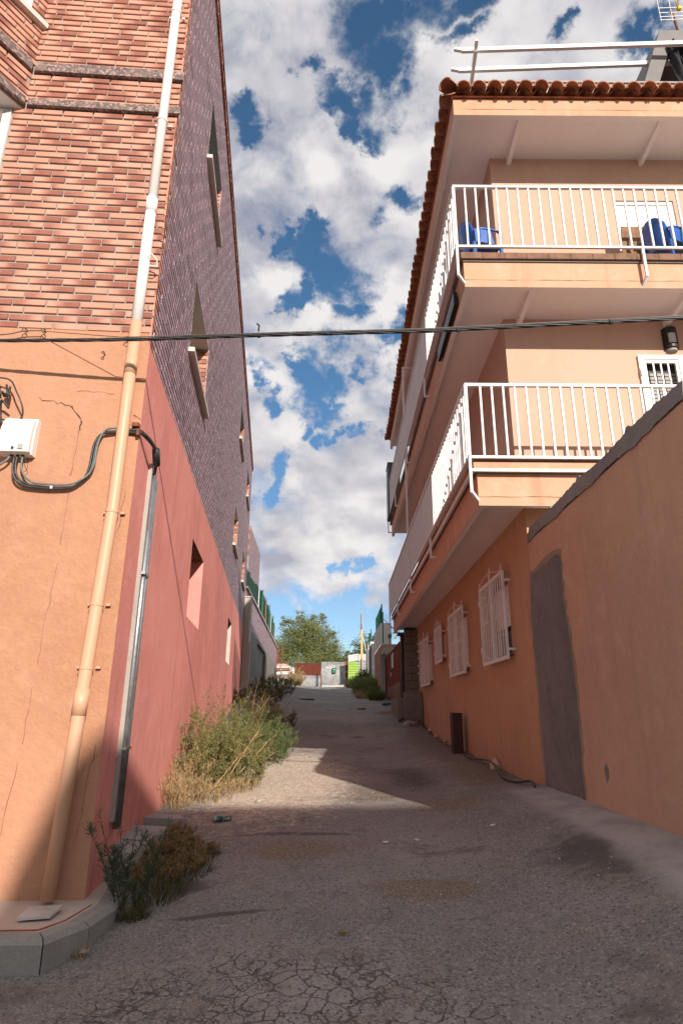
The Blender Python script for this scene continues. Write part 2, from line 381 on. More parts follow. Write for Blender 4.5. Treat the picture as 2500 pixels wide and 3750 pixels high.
    col = T.mix(T.math('MULTIPLY', ver, .8), col, (.16, .118, .085))
    T.put(T.b.inputs['Base Color'], col); T.b.inputs['Roughness'].default_value = .92
    h = T.math('ADD', T.math('MULTIPLY', T.math('SUBTRACT', 1.0, aggd), .5), T.math('MULTIPLY', fi, .6))
    h = T.math('SUBTRACT', h, T.math('MULTIPLY', crack, 2.2))
    bump(T, h, .8, .012)
mat('asphalt', f_road)

# ------------------------------------------------------------------ mesh helpers
class MB:
    def __init__(s): s.v = []; s.f = []; s.uv = []
    def add(s, vs, fs, uvs=None):
        o = len(s.v); s.v += [tuple(p) for p in vs]
        for i, f in enumerate(fs):
            s.f.append(tuple(o + k for k in f))
            s.uv.append(uvs[i] if uvs else None)
        return s
    def box(s, x0, x1, y0, y1, z0, z1):
        return s.add([(x0,y0,z0),(x1,y0,z0),(x1,y1,z0),(x0,y1,z0),(x0,y0,z1),(x1,y0,z1),(x1,y1,z1),(x0,y1,z1)],
                     [(3,2,1,0),(4,5,6,7),(0,1,5,4),(1,2,6,5),(2,3,7,6),(3,0,4,7)])
    def obox(s, o, a, b, c):      # corner o and three edge vectors
        o, a, b, c = map(Vector, (o, a, b, c))
        vs = [o, o+a, o+a+b, o+b, o+c, o+a+c, o+a+b+c, o+b+c]
        fs = [(3,2,1,0),(4,5,6,7),(0,1,5,4),(1,2,6,5),(2,3,7,6),(3,0,4,7)]
        if a.cross(b).dot(c) < 0: fs = [tuple(reversed(f)) for f in fs]
        return s.add(vs, fs)
    def beam(s, p, q, w, h, up=(0, 0, 1)):
        p, q = Vector(p), Vector(q); d = (q - p).normalized()
        u = Vector(up); sd = d.cross(u)
        if sd.length < 1e-4: sd = d.cross(Vector((1, 0, 0)))
        sd.normalize(); u = sd.cross(d).normalized()
        return s.obox(p - sd * w / 2 - u * h / 2, q - p, sd * w, u * h)
    def tube(s, pts, r, n=8, cap=True, uv=None):
        pts = [Vector(p) for p in pts]; m = len(pts); rs = r if isinstance(r, (list, tuple)) else [r] * m
        ref = None; vs = []
        for i, p in enumerate(pts):
            t = (pts[min(i+1, m-1)] - pts[max(i-1, 0)]).normalized()
            if ref is None: ref = t.orthogonal().normalized()
            ref = (ref - t * ref.dot(t)).normalized(); b = t.cross(ref)
            for k in range(n):
                a = 2 * pi * k / n; vs.append(p + (ref * cos(a) + b * sin(a)) * rs[i])
        fs = []
        for i in range(m - 1):
            for k in range(n):
                k2 = (k + 1) % n; fs.append((i*n+k, i*n+k2, (i+1)*n+k2, (i+1)*n+k))
        if cap: fs += [tuple(reversed(range(n))), tuple((m-1)*n + k for k in range(n))]
        uvs = [[uv] * len(f) for f in fs] if uv else None
        return s.add(vs, fs, uvs)
    def prism(s, poly, d):        # 3D polygon extruded by vector d
        poly = [Vector(p) for p in poly]; d = Vector(d); n = len(poly)
        nrm = Vector((0, 0, 0))
        for i in range(n): nrm += poly[i].cross(poly[(i+1) % n])
        vs = poly + [p + d for p in poly]
        fs = [tuple(reversed(range(n))), tuple(range(n, 2*n))] + [(i, (i+1) % n, n+(i+1) % n, n+i) for i in range(n)]
        if nrm.dot(d) < 0: fs = [tuple(reversed(f)) for f in fs]
        return s.add(vs, fs)
    def quad(s, a, b, c, d, uv=None): return s.add([a, b, c, d], [(0,1,2,3)], [uv] if uv else None)
    def blob(s, c, r, n=8, m=6, jit=.2, sq=(1,1,1), seed=0):
        rnd = random.Random(seed); vs = []; fs = []
        for i in range(m + 1):
            t = pi * i / m
            for k in range(n):
                a = 2 * pi * k / n; q = 1 + jit * (rnd.random() - .5) * 2
                vs.append((c[0] + r*q*sq[0]*sin(t)*cos(a), c[1] + r*q*sq[1]*sin(t)*sin(a), c[2] + r*q*sq[2]*cos(t)))
        for i in range(m):
            for k in range(n):
                k2 = (k+1) % n; fs.append((i*n+k, (i+1)*n+k, (i+1)*n+k2, i*n+k2))
        return s.add(vs, fs)

def to_mesh(name, m, mt, off=(0, 0, 0), smooth=False):
    me = bpy.data.meshes.new(name)
    ox, oy, oz = off
    me.from_pydata([(x - ox, y - oy, z - oz) for x, y, z in m.v], [], m.f)
    if any(u is not None for u in m.uv):
        ul = me.uv_layers.new(name='UVMap'); flat = []
        for f, u in zip(m.f, m.uv):
            u = u or [(.5, .5)] * len(f)
            for a in u: flat += [a[0], a[1]]
        ul.data.foreach_set('uv', flat)
    if smooth: me.polygons.foreach_set('use_smooth', [True] * len(me.polygons))
    me.materials.append(MATS[mt]); me.update()
    return me
ROOT = {}
def off_of(o): return ROOT.get(o.name, (0, 0, 0)) if o else (0, 0, 0)
def thing(name, label, cat, loc, group=None):
    o = bpy.data.objects.new(name, None); COL.objects.link(o); o.location = loc; o.empty_display_size = .3
    o['label'] = label; o['category'] = cat
    if group: o['group'] = group
    ROOT[o.name] = tuple(loc); return o
def obj(name, m, mt, parent=None, smooth=False, label=None, kind=None):
    off = off_of(parent)
    o = bpy.data.objects.new(name, to_mesh(name, m, mt, off, smooth)); COL.objects.link(o)
    if parent: o.parent = parent; ROOT[o.name] = off
    if label: o['label'] = label
    if kind: o['kind'] = kind
    return o
def solo(name, m, mt, label, cat, group=None, smooth=False, base=None):
    if base is None:
        xs = [p[0] for p in m.v]; ys = [p[1] for p in m.v]; zs = [p[2] for p in m.v]
        base = ((min(xs)+max(xs))/2, (min(ys)+max(ys))/2, min(zs))
    o = bpy.data.objects.new(name, to_mesh(name, m, mt, base, smooth)); COL.objects.link(o); o.location = base
    o['label'] = label; o['category'] = cat
    if group: o['group'] = group
    return o
def structure(name, m, mt, smooth=False, kind='structure'):
    o = obj(name, m, mt, None, smooth); o['kind'] = kind; return o
def inst(name, me, loc, parent, rot=0.0):
    off = off_of(parent)
    o = bpy.data.objects.new(name, me); COL.objects.link(o); o.parent = parent
    o.location = (loc[0]-off[0], loc[1]-off[1], loc[2]-off[2])
    if rot: o.rotation_euler = (0, 0, rot)
    return o

def lerp_tab(tab, y):
    if y <= tab[0][0]: return tab[0][1]
    for (a, va), (b, vb) in zip(tab, tab[1:]):
        if y <= b:
            t = (y - a) / (b - a); return va + (vb - va) * t
    return tab[-1][1]
def smooth(t): t = max(0, min(1, t)); return t * t * (3 - 2 * t)
ZC = [(-40,-1.7),(-8,-1.55),(0,-1.36),(3,-1.175),(3.5,-1.12),(4.3,-1.02),(6.7,-.845),(9.3,-.79),(11,-.755),(12.5,-.67),(14,-.50),(16,-.22),(17.5,-.06),(20,.18),(25,.58),(36,1.32),(50,2.02),(56,2.3),(70,2.5)]
ZL = [(-40,-1.7),(-8,-1.6),(0,-1.38),(3.5,-1.195),(4.4,-1.125),(5.2,-1.0),(6.7,-.88),(9.3,-.80),(12,-.62),(15,-.22),(18,.2),(21,.5),(25,.8),(36,1.6),(43,1.75),(50,1.92),(56,2.3),(70,2.5)]
ZR = [(-40,-1.4),(-8,-1.2),(0,-.95),(2.5,-.78),(4.3,-.72),(6,-.68),(7.8,-.72),(9.3,-.655),(12.9,-.57),(15,-.42),(17.4,-.16),(18.6,.2),(20,.38),(25,.55),(28,1.05),(33,1.75),(42,1.95),(50,2.2),(56,2.4),(70,2.5)]
def lx(y): return -1.058 - .105 * y            # plane of the left house's alley wall
def ground(x, y):
    xl = lx(min(y, 21.3)) if y > 3.5 else -1.45
    if y > 21.3: xl = -2.34 - .045 * y
    xr = 2.14
    c = lerp_tab(ZC, y)
    if x < 0:
        t = smooth(min(1, (x / xl)) if xl else 0); return c + (lerp_tab(ZL, y) - c) * t
    a = .7 if y < 17 else .9
    t = smooth((x - a) / (xr - a)) if x > a else 0
    return c + (lerp_tab(ZR, y) - c) * t

# ------------------------------------------------------------------ ground
def frange(a, b, s):
    out = []; v = a
    while v < b - 1e-6: out.append(v); v += s
    return out
def make_ground():
    xs = [-600,-200,-60,-20,-9,-6,-5] + frange(-4.4, 2.8, .09) + [3,3.6,5,8,20,60,200,600]
    ys = [-600,-150,-60,-30,-15,-8,-4] + frange(-2, 14, .09) + frange(14, 30, .25) + frange(30, 60, .8) + [64,75,100,200,600]
    m = MB(); nx = len(xs)
    for y in ys:
        for x in xs:
            z = ground(x, y)
            if -4.5 < x < 3 and -2 < y < 58:
                z += (mnoise.noise((x*1.1, y*.8, 1.7)) * .022 + mnoise.noise((x*4.1, y*4.1, 5.3)) * .006)
            m.v.append((x, y, z))
    for j in range(len(ys)-1):
        for i in range(nx-1):
            m.f.append((j*nx+i, j*nx+i+1, (j+1)*nx+i+1, (j+1)*nx+i)); m.uv.append(None)
    return structure('alley_road', m, 'asphalt', True)
make_ground()

# ------------------------------------------------------------------ walls with openings
def wall_grid(m, pt, u0, u1, z0, z1, holes):
    us = sorted({u0, u1} | {h[0] for h in holes} | {h[1] for h in holes})
    zs = sorted({z0, z1} | {h[2] for h in holes} | {h[3] for h in holes})
    us = [u for u in us if u0 <= u <= u1]; zs = [z for z in zs if z0 <= z <= z1]
    for i in range(len(us)-1):
        for j in range(len(zs)-1):
            cu, cz = (us[i]+us[i+1])/2, (zs[j]+zs[j+1])/2
            if any(h[0] < cu < h[1] and h[2] < cz < h[3] for h in holes): continue
            m.quad(pt(us[i], zs[j], 0), pt(us[i+1], zs[j], 0), pt(us[i+1], zs[j+1], 0), pt(us[i], zs[j+1], 0))
    return m
def reveal(m, pt, h, d, which='LRTB'):
    a, b, z0, z1 = h
    if 'L' in which: m.quad(pt(a, z0, 0), pt(a, z1, 0), pt(a, z1, d), pt(a, z0, d))
    if 'R' in which: m.quad(pt(b, z0, 0), pt(b, z0, d), pt(b, z1, d), pt(b, z1, 0))
    if 'T' in which: m.quad(pt(a, z1, 0), pt(b, z1, 0), pt(b, z1, d), pt(a, z1, d))
    if 'B' in which: m.quad(pt(a, z0, 0), pt(a, z0, d), pt(b, z0, d), pt(b, z0, 0))
    return m
def back(m, pt, h, d):
    a, b, z0, z1 = h
    return m.quad(pt(a, z0, d), pt(b, z0, d), pt(b, z1, d), pt(a, z1, d))

# ================================================================== LEFT HOUSE
C = Vector((-1.4994, 4.2, 0)); YF = 21.3
A34 = radians(3.4)
UF = Vector((-cos(A34), -sin(A34), 0)); NF = Vector((sin(A34), -cos(A34), 0))
DW = Vector((-.105, 1, 0)).normalized(); NW = Vector((DW.y, -DW.x, 0))    # alley wall direction / outward normal
def pf(u, z, d): return C + UF * u - NF * d + Vector((0, 0, z))            # facade: u metres left of the corner
def pw(y, z, d):                                                          # alley wall at world y
    return Vector((lx(y), y, z)) - NW * d
ZT = 8.57
lh = thing('brick_house', 'tall brick house with orange plastered ground floor and purple tiled alley wall', 'house', (C.x, C.y, -1.1))
# plastered ground floor to the street
m = MB(); wall_grid(m, lambda u, z, d: pf(u, z, d), 0, 9, -2.2, 2.828, [])
m.quad(pf(0, 2.828, 0), pf(9, 2.828, 0), pf(9, 2.828, .03), pf(0, 2.828, .03))
obj('plaster_wall', m, 'orange_plaster', lh, label='rough orange plaster of the ground floor, cracked')
# red alley wall with two window niches
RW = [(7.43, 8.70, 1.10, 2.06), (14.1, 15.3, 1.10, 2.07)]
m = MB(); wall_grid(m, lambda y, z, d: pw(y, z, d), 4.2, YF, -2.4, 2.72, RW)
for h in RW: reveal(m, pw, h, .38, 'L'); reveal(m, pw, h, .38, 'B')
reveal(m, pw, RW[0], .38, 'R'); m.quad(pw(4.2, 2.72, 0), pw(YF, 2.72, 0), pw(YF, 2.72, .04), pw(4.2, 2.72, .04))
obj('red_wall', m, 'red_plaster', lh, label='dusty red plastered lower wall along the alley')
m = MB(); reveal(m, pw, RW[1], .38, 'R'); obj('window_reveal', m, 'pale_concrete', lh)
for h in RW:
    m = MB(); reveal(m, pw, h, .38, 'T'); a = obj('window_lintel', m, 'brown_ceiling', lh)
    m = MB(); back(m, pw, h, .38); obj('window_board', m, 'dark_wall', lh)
# windows in the tiled wall
WIN = [(5.95, 7.45, 3.80, 4.77), (14.1, 15.4, 3.80, 4.77), (18.4, 19.8, 3.80, 4.77),
       (5.95, 7.35, 6.52, 7.44), (14.1, 15.5, 6.52, 7.44), (18.4, 19.8, 6.52, 7.44)]
WD = .19
# mortar bed behind the slips (dark recessed joints)
m = MB(); wall_grid(m, lambda y, z, d: pw(y, z, d + .014), 4.2, YF, 2.72, ZT, WIN)
obj('joint_bed', m, 'dark_mortar', lh)
m = MB(); wall_grid(m, lambda u, z, d: pf(u, z, d + .012), 0, 9, 2.828, ZT, [(1.44, 2.9, 2.9, 5.045)])
obj('mortar_wall', m, 'mortar', lh)

def slip(m, P0, ax, up, nrm, L, H, dep, v, ch=.003):
    """one brick: a chamfered slip; P0 lower-left of its front face"""
    b = [P0 - nrm*dep, P0 + ax*L - nrm*dep, P0 + ax*L + up*H - nrm*dep, P0 + up*H - nrm*dep]
    e = [P0 - nrm*ch, P0 + ax*L - nrm*ch, P0 + ax*L + up*H - nrm*ch, P0 + up*H - nrm*ch]
    f = [P0 + ax*ch + up*ch, P0 + ax*(L-ch) + up*ch, P0 + ax*(L-ch) + up*(H-ch), P0 + ax*ch + up*(H-ch)]
    vs = b + e + f
    fs = [(8, 9, 10, 11)]; uv = [[(.05, v), (.95, v), (.95, v), (.05, v)]]
    for i in range(4):
        j = (i + 1) % 4
        us = [0, 1, 1, 0]
        fs.append((4+i, 4+j, 8+j, 8+i)); uv.append([(us[i]*.9+.05, v), (us[j]*.9+.05, v), (us[j]*.9+.05, v), (us[i]*.9+.05, v)])
        c = [(.02, v)] * 4 if i == 3 else ([(.98, v)] * 4 if i == 1 else [(.3, v)] * 4)
        fs.append((i, j, 4+j, 4+i)); uv.append(c)
    m.add(vs, fs, uv)
Z = Vector((0, 0, 1)); X0 = Vector((0, 0, 0))
def in_frame(p):
    v = Vector(p); dpt = v.dot(F0)
    if dpt < .3: return 0
    a, b = v.dot(RX)/dpt*2273/1250, v.dot(UX)/dpt*2273/1875
    return 1 if abs(a) < 1.02 and abs(b) < 1.02 else 0
def lay(name, mt, specs, ax, nrm, lims, parent, nvar, limit=300):
    """specs: (P0, L, H, dep, proud). The largest in view become parts sharing a few meshes, the rest one mesh."""
    def size(s):
        c = s[0] + ax * s[1] / 2; d = c.length
        return in_frame(c) * abs(nrm.dot(c / d)) * s[1] * s[2] / d / d
    order = sorted(range(len(specs)), key=lambda i: -size(specs[i]))
    pick = set(order[:limit]); cache = {}; rest = MB(); rnd = random.Random(5)
    for i, (P0, L, H, dep, pr) in enumerate(specs):
        if i in pick:
            k = (round(L, 2), round(H, 3), rnd.randrange(nvar))
            if k not in cache:
                mm = MB(); slip(mm, Vector((0, 0, 0)), ax, Z, nrm, L, H, dep, rnd.random())
                cache[k] = to_mesh(name, mm, mt)
            inst(name, cache[k], P0 + nrm * pr, parent)
        else: slip(rest, P0 + nrm * pr, ax, Z, nrm, L, H, dep, rnd.random())
    if rest.f: obj(name, rest, mt, parent, kind='stuff')

# --- facing bricks of the street front
CR = .068; BH = .049; BL = .248; BJ = .013
rb = random.Random(3)
specs = []
AXF = -UF                                          # left to right
def front_rows(z0, z1, rows_h=BH, pitch=CR):
    z = z0 + .006; k = 0; out = []
    while z + rows_h < z1 + .004: out.append((z, k)); z += pitch; k += 1
    return out
BANDS = [(5.085, 5.160), (5.492, 5.594)]
kk = 0
for (za, zb) in ((2.828, 5.085), (5.160, 5.492), (5.594, ZT)):
    n = round((zb - za) / CR); pitch = (zb - za) / n
    for r in range(n):
        z = za + r * pitch + .007; off = (kk % 2) * .5 * (BL + BJ) + rb.uniform(0, .07); kk += 1
        umax = 3.6 if z < 5.08 else 1.335
        right = .0
        u = -off + .0
        while u < umax:
            a, b = max(u, right), min(u + BL, umax)
            if z > 2.85 and z < 5.045 and b > 1.42: b = min(b, 1.42)
            if b - a > .012:
                specs.append((pf(b, z + rb.uniform(-.0015, .0015), 0), b - a, BH, .012, rb.uniform(-.001, .003)))
            u += BL + BJ
# bay bricks
BAYC = pf(1.325, 0, 0); DB = Vector((-.52, -.857, 0)).normalized(); NB = Vector((.857, -.52, 0))
def pb(s, z, d): return BAYC + DB * s - NB * d + Vector((0, 0, z))
lay('brick', 'brick', specs, AXF, NF, None, lh, 14, 235)
bays = []; kk = 0
BW = (.13, .95, 6.12, 7.6)
for (za, zb) in ((5.160, 5.492), (5.594, ZT)):
    n = round((zb - za) / CR); pitch = (zb - za) / n
    for r in range(n):
        z = za + r * pitch + .007; off = (kk % 2) * .5 * (BL + BJ) + (kk * .03) % .1; kk += 1
        s = -off
        while s < 1.2:
            a, b = max(s, 0), min(s + BL, 1.2)
            segs = [(a, b)]
            if z + BH > BW[2] - .06 and z < BW[3]:
                segs = [(a, min(b, BW[0])), (max(a, BW[1]), b)]
            for (p, q) in segs:
                if q - p > .04: bays.append((pb(q, z, 0), q - p, BH, .012, rb.uniform(-.001, .003)))
            s += BL + BJ
bay = MB(); wall_grid(bay, lambda s, z, d: pb(s, z, d + .012), 0, 1.2, 5.06, ZT, [BW])
FB = Vector((-1, -.03, 0)).normalized(); PB1 = pb(1.2, 0, .012)
bay.quad(PB1 + Z*5.06, PB1 + FB*4 + Z*5.06, PB1 + FB*4 + Z*ZT, PB1 + Z*ZT)
obj('bay_wall', bay, 'mortar', lh)
lay('brick', 'brick', bays, -DB, NB, None, lh, 5, 62)
m = MB(); m.quad(pb(0, 5.062, .013), pb(1.2, 5.062, .013), PB1 + FB*4 + Z*5.062, pf(5.3, 5.062, 0))
obj('bay_soffit', m, 'white_plaster', lh)
for (a, b) in BANDS:                              # granite string courses
    m = MB()
    m.prism([pf(-.006, a, .02), pf(1.325, a, .02), pf(1.325 - .03, a, -.035), pf(-.03, a, -.035)], (0, 0, b - a))
    m.prism([pb(-.0, a, .02), pb(1.24, a, .02), pb(1.24, a, -.035), pb(.03, a, -.035)], (0, 0, b - a - .001))
    obj('granite_band', m, 'granite', lh)
# bay window with its sill, and the shuttered opening below the bay
m = MB(); m.prism([pb(.0, 6.05, .05), pb(1.1, 6.05, .05), pb(1.1, 6.05, -.055), pb(-.02, 6.05, -.055)], (0, 0, .055))
wb = MB(); fw = .06
for (s0, s1, z0, z1) in ((.13, .95, 6.12, 6.19), (.13, .95, 7.5, 7.6), (.13, .20, 6.12, 7.6), (.88, .95, 6.12, 7.6), (.50, .58, 6.12, 7.6)):
    wb.prism([pb(s0, z0, .10), pb(s1, z0, .10), pb(s1, z0, .04), pb(s0, z0, .04)], (0, 0, z1 - z0))
win = obj('bay_window', wb, 'white_pvc', lh)
obj('window_sill', m, 'stone_sill', win)
m = MB(); back(m, pb, BW, .085); obj('window_pane', m, 'window_glass', win)
m = MB(); reveal(m, pb, BW, .12); obj('window_reveal', m, 'white_pvc', win)
m = MB()
for (u0, u1, z0, z1) in ((1.43, 1.50, 2.9, 5.05), (1.43, 2.9, 4.99, 5.05)):
    m.prism([pf(u0, z0, .12), pf(u1, z0, .12), pf(u1, z0, -.005), pf(u0, z0, -.005)], (0, 0, z1 - z0))
sh = obj('shutter_frame', m, 'white_pvc', lh)
zz = 2.92
while zz < 4.98:
    m = MB(); m.prism([pf(1.5, zz, .085), pf(1.5, zz + .018, .07), pf(1.5, zz + .048, .07), pf(1.5, zz + .05, .085)], UF * 1.4)
    obj('shutter_slat', m, 'white_pvc', sh); zz += .052
# --- purple glazed slips of the alley wall
specs = []; kk = 0
n = round((ZT - .10 - 2.72) / .066); pitch = (ZT - .10 - 2.72) / n
for r in range(n):
    z = 2.72 + r * pitch + .006; off = ((kk * .43) % 1.0) * .26; kk += 1
    y = 4.2 + (.066 if r % 3 else .196)
    first = True; ystart = y
    y = y - off
    while y < YF:
        a, b = max(y, ystart), min(y + .25, YF)
        segs = [(a, b)]
        for (h0, h1, z0, z1) in WIN:
            if z + .05 > z0 - .05 and z < z1:
                ns = []
                for (p, q) in segs:
                    if q <= h0 or p >= h1: ns.append((p, q))
                    else:
                        if p < h0: ns.append((p, h0))
                        if q > h1: ns.append((h1, q))
                segs = ns
        for (p, q) in segs:
            if q - p > .03: specs.append((pw(p, z + rb.uniform(-.001, .001), 0), (q - p) * 1.0055, .0475, .015, rb.uniform(-.0008, .001)))
        y += .26
lay('glazed_brick', 'glazed_brick', specs, DW, NW, None, lh, 6, 300)
# toothed corner bricks that turn from the street front into the alley
crn = MB()
for k in range(n):
    slip(crn, pw(4.2, 2.72 + k * pitch + .006, -.001), DW, Z, NW, .06 if k % 3 else .19, .049, .013, rb.random())
obj('corner_brick', crn, 'brick', lh, kind='stuff')
# coping of salmon bricks along the top of the alley wall
cp = MB(); y = 4.2
while y < YF:
    slip(cp, pw(y, ZT - .085, -.03), DW, Z, NW, .115, .075, .05, rb.random()); y += .125
obj('coping_brick', cp, 'brick', lh, kind='stuff')
m = MB(); m.prism([pw(4.15, ZT - .01, -.045), pw(YF + .03, ZT - .01, -.045), pw(YF + .03, ZT - .01, .4), pw(4.15, ZT - .01, .4)], (0, 0, .03)); obj('roof_edge', m, 'roof_clay', lh)
# windows of the tiled wall: sill, soffit, brick reveal, frame and pane
for i, h in enumerate(WIN):
    a, b, z0, z1 = h
    m = MB(); fr = .055
    for (p, q, c, d) in ((a, b, z0, z0 + fr), (a, b, z1 - fr, z1), (a, a + fr, z0, z1), (b - fr, b, z0, z1), ((a+b)/2 - .035, (a+b)/2 + .035, z0, z1)):
        m.prism([pw(p, c, WD + .05), pw(q, c, WD + .05), pw(q, c, WD - .0), pw(p, c, WD - .0)], (0, 0, d - c))
    w = obj('alley_window', m, 'white_pvc', lh)
    m = MB(); back(m, pw, h, WD + .03); obj('window_pane', m, 'window_glass', w)
    m = MB(); m.prism([pw(a - .07, z0 - .055, .16), pw(b + .07, z0 - .055, .16), pw(b + .07, z0 - .055, -.065), pw(a - .07, z0 - .055, -.065)], (0, 0, .052)); obj('window_sill', m, 'stone_sill', w)
    m = MB(); m.prism([pw(a, z1 - .012, .0), pw(b, z1 - .012, .0), pw(b, z1 - .012, WD), pw(a, z1 - .012, WD)], (0, 0, .011)); obj('window_lintel', m, 'teal_panel' if z0 > 5 else 'beige_panel', w)
    m = MB(); reveal(m, pw, h, WD, 'L'); obj('window_reveal', m, 'mortar', w)
    m = MB(); m.quad(pw(b + .012, z0, .0), pw(b + .012, z0, WD), pw(b + .012, z1, WD), pw(b + .012, z1, 0)); obj('window_jamb', m, 'mortar', w)
    z = z0 + .004; k = 0
    while z < z1 - .04:
        mm = MB(); slip(mm, pw(b, z, WD - .002) + DW * .0, NW, Z, -DW, WD - .0 if k % 2 else WD * .97, .053, .011, rb.random()); z += .067; k += 1
        obj('brick', mm, 'brick', w)
# rear and roof so that the house is a closed body
m = MB()
LB = pf(9, 0, 0); FR = pw(YF, 0, 0); BLK = Vector((-11.5, 20.5, 0))
m.quad(FR + Z*-2, BLK + Z*-2, BLK + Z*(ZT - .1), FR + Z*(ZT - .1)); m.quad(BLK + Z*-2, LB + Z*-2, LB + Z*(ZT - .1), BLK + Z*(ZT - .1))
m.quad(pf(0, ZT - .1, .03), FR + Z*(ZT - .1), BLK + Z*(ZT - .1), LB + Z*(ZT - .1))
obj('rear_wall', m, 'mortar', lh)
# long crack and torn plaster on the ground floor
def strip(m, pts, w, nrm):
    for i in range(len(pts) - 1):
        p, q = Vector(pts[i]), Vector(pts[i+1]); t = (q - p).normalized(); s = t.cross(nrm).normalized()
        w0, w1 = w[i], w[i+1]
        m.quad(p - s*w0, q - s*w1, q + s*w1, p + s*w0)
rc = random.Random(8)
def crackline(a, b, n, jit, w):
    pts = []; ws = []
    for i in range(n + 1):
        t = i / n; u = a[0] + (b[0]-a[0])*t + rc.uniform(-jit, jit); z = a[1] + (b[1]-a[1])*t + rc.uniform(-jit, jit)
        pts.append(pf(u, z, -.004)); ws.append(w * rc.uniform(.3, 1.4))
    ck = MB(); strip(ck, pts, ws, NF); obj('crack', ck, 'crack', lh)
crackline((.77, 2.23), (.52, 2.17), 9, .012, .0022); crackline((.52, 2.17), (.43, 2.07), 4, .008, .005); crackline((.43, 2.06), (.435, 1.98), 3, .005, .005)
crackline((.44, 1.98), (.445, 1.62), 6, .007, .0014); crackline((.447, 1.5), (.45, 1.1), 6, .007, .001); crackline((.45, 1.0), (.48, .3), 9, .008, .0009); crackline((.485, .15), (.50, -.2), 5, .008, .0012); crackline((.505, -.3), (.56, -1.0), 9, .008, .0011)
crackline((.5, 2.30), (.22, 2.29), 7, .01, .001); crackline((.06, 2.12), (.0, 2.08), 3, .005, .0015); crackline((.05, 1.5), (.07, 1.2), 5, .008, .0012)
crackline((.04, -.2), (.1, -.75), 8, .01, .001)

# ------------------------------------------------------------------ downpipe on the corner
PIPE_D = -.075
def pp(z): 
    u = .100 if z > 1.4 else .100 + (1.4 - z) * .034
    return pf(u, z, PIPE_D)
dp = thing('downpipe', 'long downpipe on the house corner, white above and orange below', 'downpipe', tuple(pp(-1.04)))
zs = [2.88, 3.4, 3.945]
m = MB(); m.tube([pp(2.876), pp(3.955)], .043, 20); obj('white_pipe', m, 'white_pvc', dp, True, 'white upper length of the pipe')
m = MB(); m.tube([pp(3.955), pp(ZT)], .041, 20); obj('white_pipe', m, 'white_pvc', dp, True)
m = MB(); m.tube([pp(3.93), pp(4.07)], .047, 20); obj('pipe_socket', m, 'white_pvc', dp, True)
m = MB(); m.tube([pp(-1.035), pp(-.2), pp(.6), pp(1.4), pp(2.1), pp(2.876)], .0435, 20); obj('orange_pipe', m, 'pipe_orange', dp, True, 'lower length painted orange')
for z in (2.575, .14):
    m = MB(); m.tube([pp(z), pp(z - .16)], .0465, 20); obj('pipe_socket', m, 'pipe_orange', dp, True)
for z, mt in ((6.28, 'white_pvc'), (4.93, 'white_pvc'), (1.33, 'pipe_orange'), (.68, 'pipe_orange'), (.27, 'pipe_orange')):
    m = MB(); m.tube([pp(z - .009), pp(z + .009)], .0475, 16); c = pp(z)
    m.obox(c + UF*.045 - NF*.045, UF*.028, -NF*.028, Z*.016); m.obox(c - UF*.073 - NF*.045, UF*.028, -NF*.028, Z*.016)
    obj('pipe_clamp', m, mt, dp)
m = MB(); c = pp(3.45)                            # the broken clamp that hangs open
m.tube([c - UF*.03 + NF*.045 + Z*.03, c - UF*.07 + NF*.06 + Z*.02, c - UF*.105 + NF*.03 - Z*.01, c - UF*.105 - Z*.05, c - UF*.09 + NF*.02 - Z*.065, c - UF*.05 + NF*.02 - Z*.062], .006, 6)
obj('pipe_clamp', m, 'white_pvc', dp)

# ------------------------------------------------------------------ junction box
jb = thing('junction_box', 'white plastic electric box screwed to the orange plaster', 'electric box', tuple(pf(.83, 1.75, 0)))
m = MB()
prof = [(0, 0), (.105, 0), (.115, .035), (.112, .17), (.09, .235), (.06, .272), (0, .272)]
m.prism([pf(.725, 1.752 + b, -a - .001) for a, b in prof], UF * .215); obj('box_body', m, 'box_white', jb)
m = MB(); m.prism([pf(.718, 1.745 + b, -a*.62 - .001) for a, b in [(0, 0), (.105, 0), (.115, .05), (.11, .20), (.07, .288), (0, .288)]], UF * .229); obj('box_base', m, 'box_white', jb)
m = MB(); c = pf(.835, 1.775, -.116); m.tube([c - NF*.004, c + NF*.006], .009, 12); obj('screw', m, 'dark_steel', jb)
m = MB(); m.prism([pf(.765, 1.768, -.1175), pf(.80, 1.768, -.1175), pf(.80, 1.805, -.1175), pf(.765, 1.805, -.1175)], NF * .0008); obj('sticker', m, 'brown_label', jb)
for u in (.86, .82, .785): m = MB(); c = pf(u, 1.748, -.05); m.tube([c, c - Z*.015], .012, 10); obj('cable_gland', m, 'cable_black', jb)

# ------------------------------------------------------------------ cables on the front
def smooth_path(pts, n=6):
    out = []; P = [Vector(p) for p in pts]
    for i in range(len(P) - 1):
        p0, p1, p2, p3 = P[max(i-1, 0)], P[i], P[i+1], P[min(i+2, len(P)-1)]
        for k in range(n):
            t = k / n
            out.append(.5 * ((2*p1) + (p2 - p0)*t + (2*p0 - 5*p1 + 4*p2 - p3)*t*t + (3*p1 - p0 - 3*p2 + p3)*t**3))
    out.append(P[-1]); return out
CG = 'cables clipped to the orange front'
loop = [(.822, 1.735, .05), (.82, 1.66, .055), (.80, 1.585, .05), (.74, 1.535, .04), (.62, 1.517, .035), (.50, 1.515, .03), (.40, 1.53, .03), (.325, 1.60, .03), (.30, 1.69, .03), (.295, 1.79, .03), (.285, 1.88, .03), (.25, 1.945, .03), (.19, 1.965, .03), (.10, 1.972, .018), (.02, 1.972, .02), (-.012, 1.965, .03)]
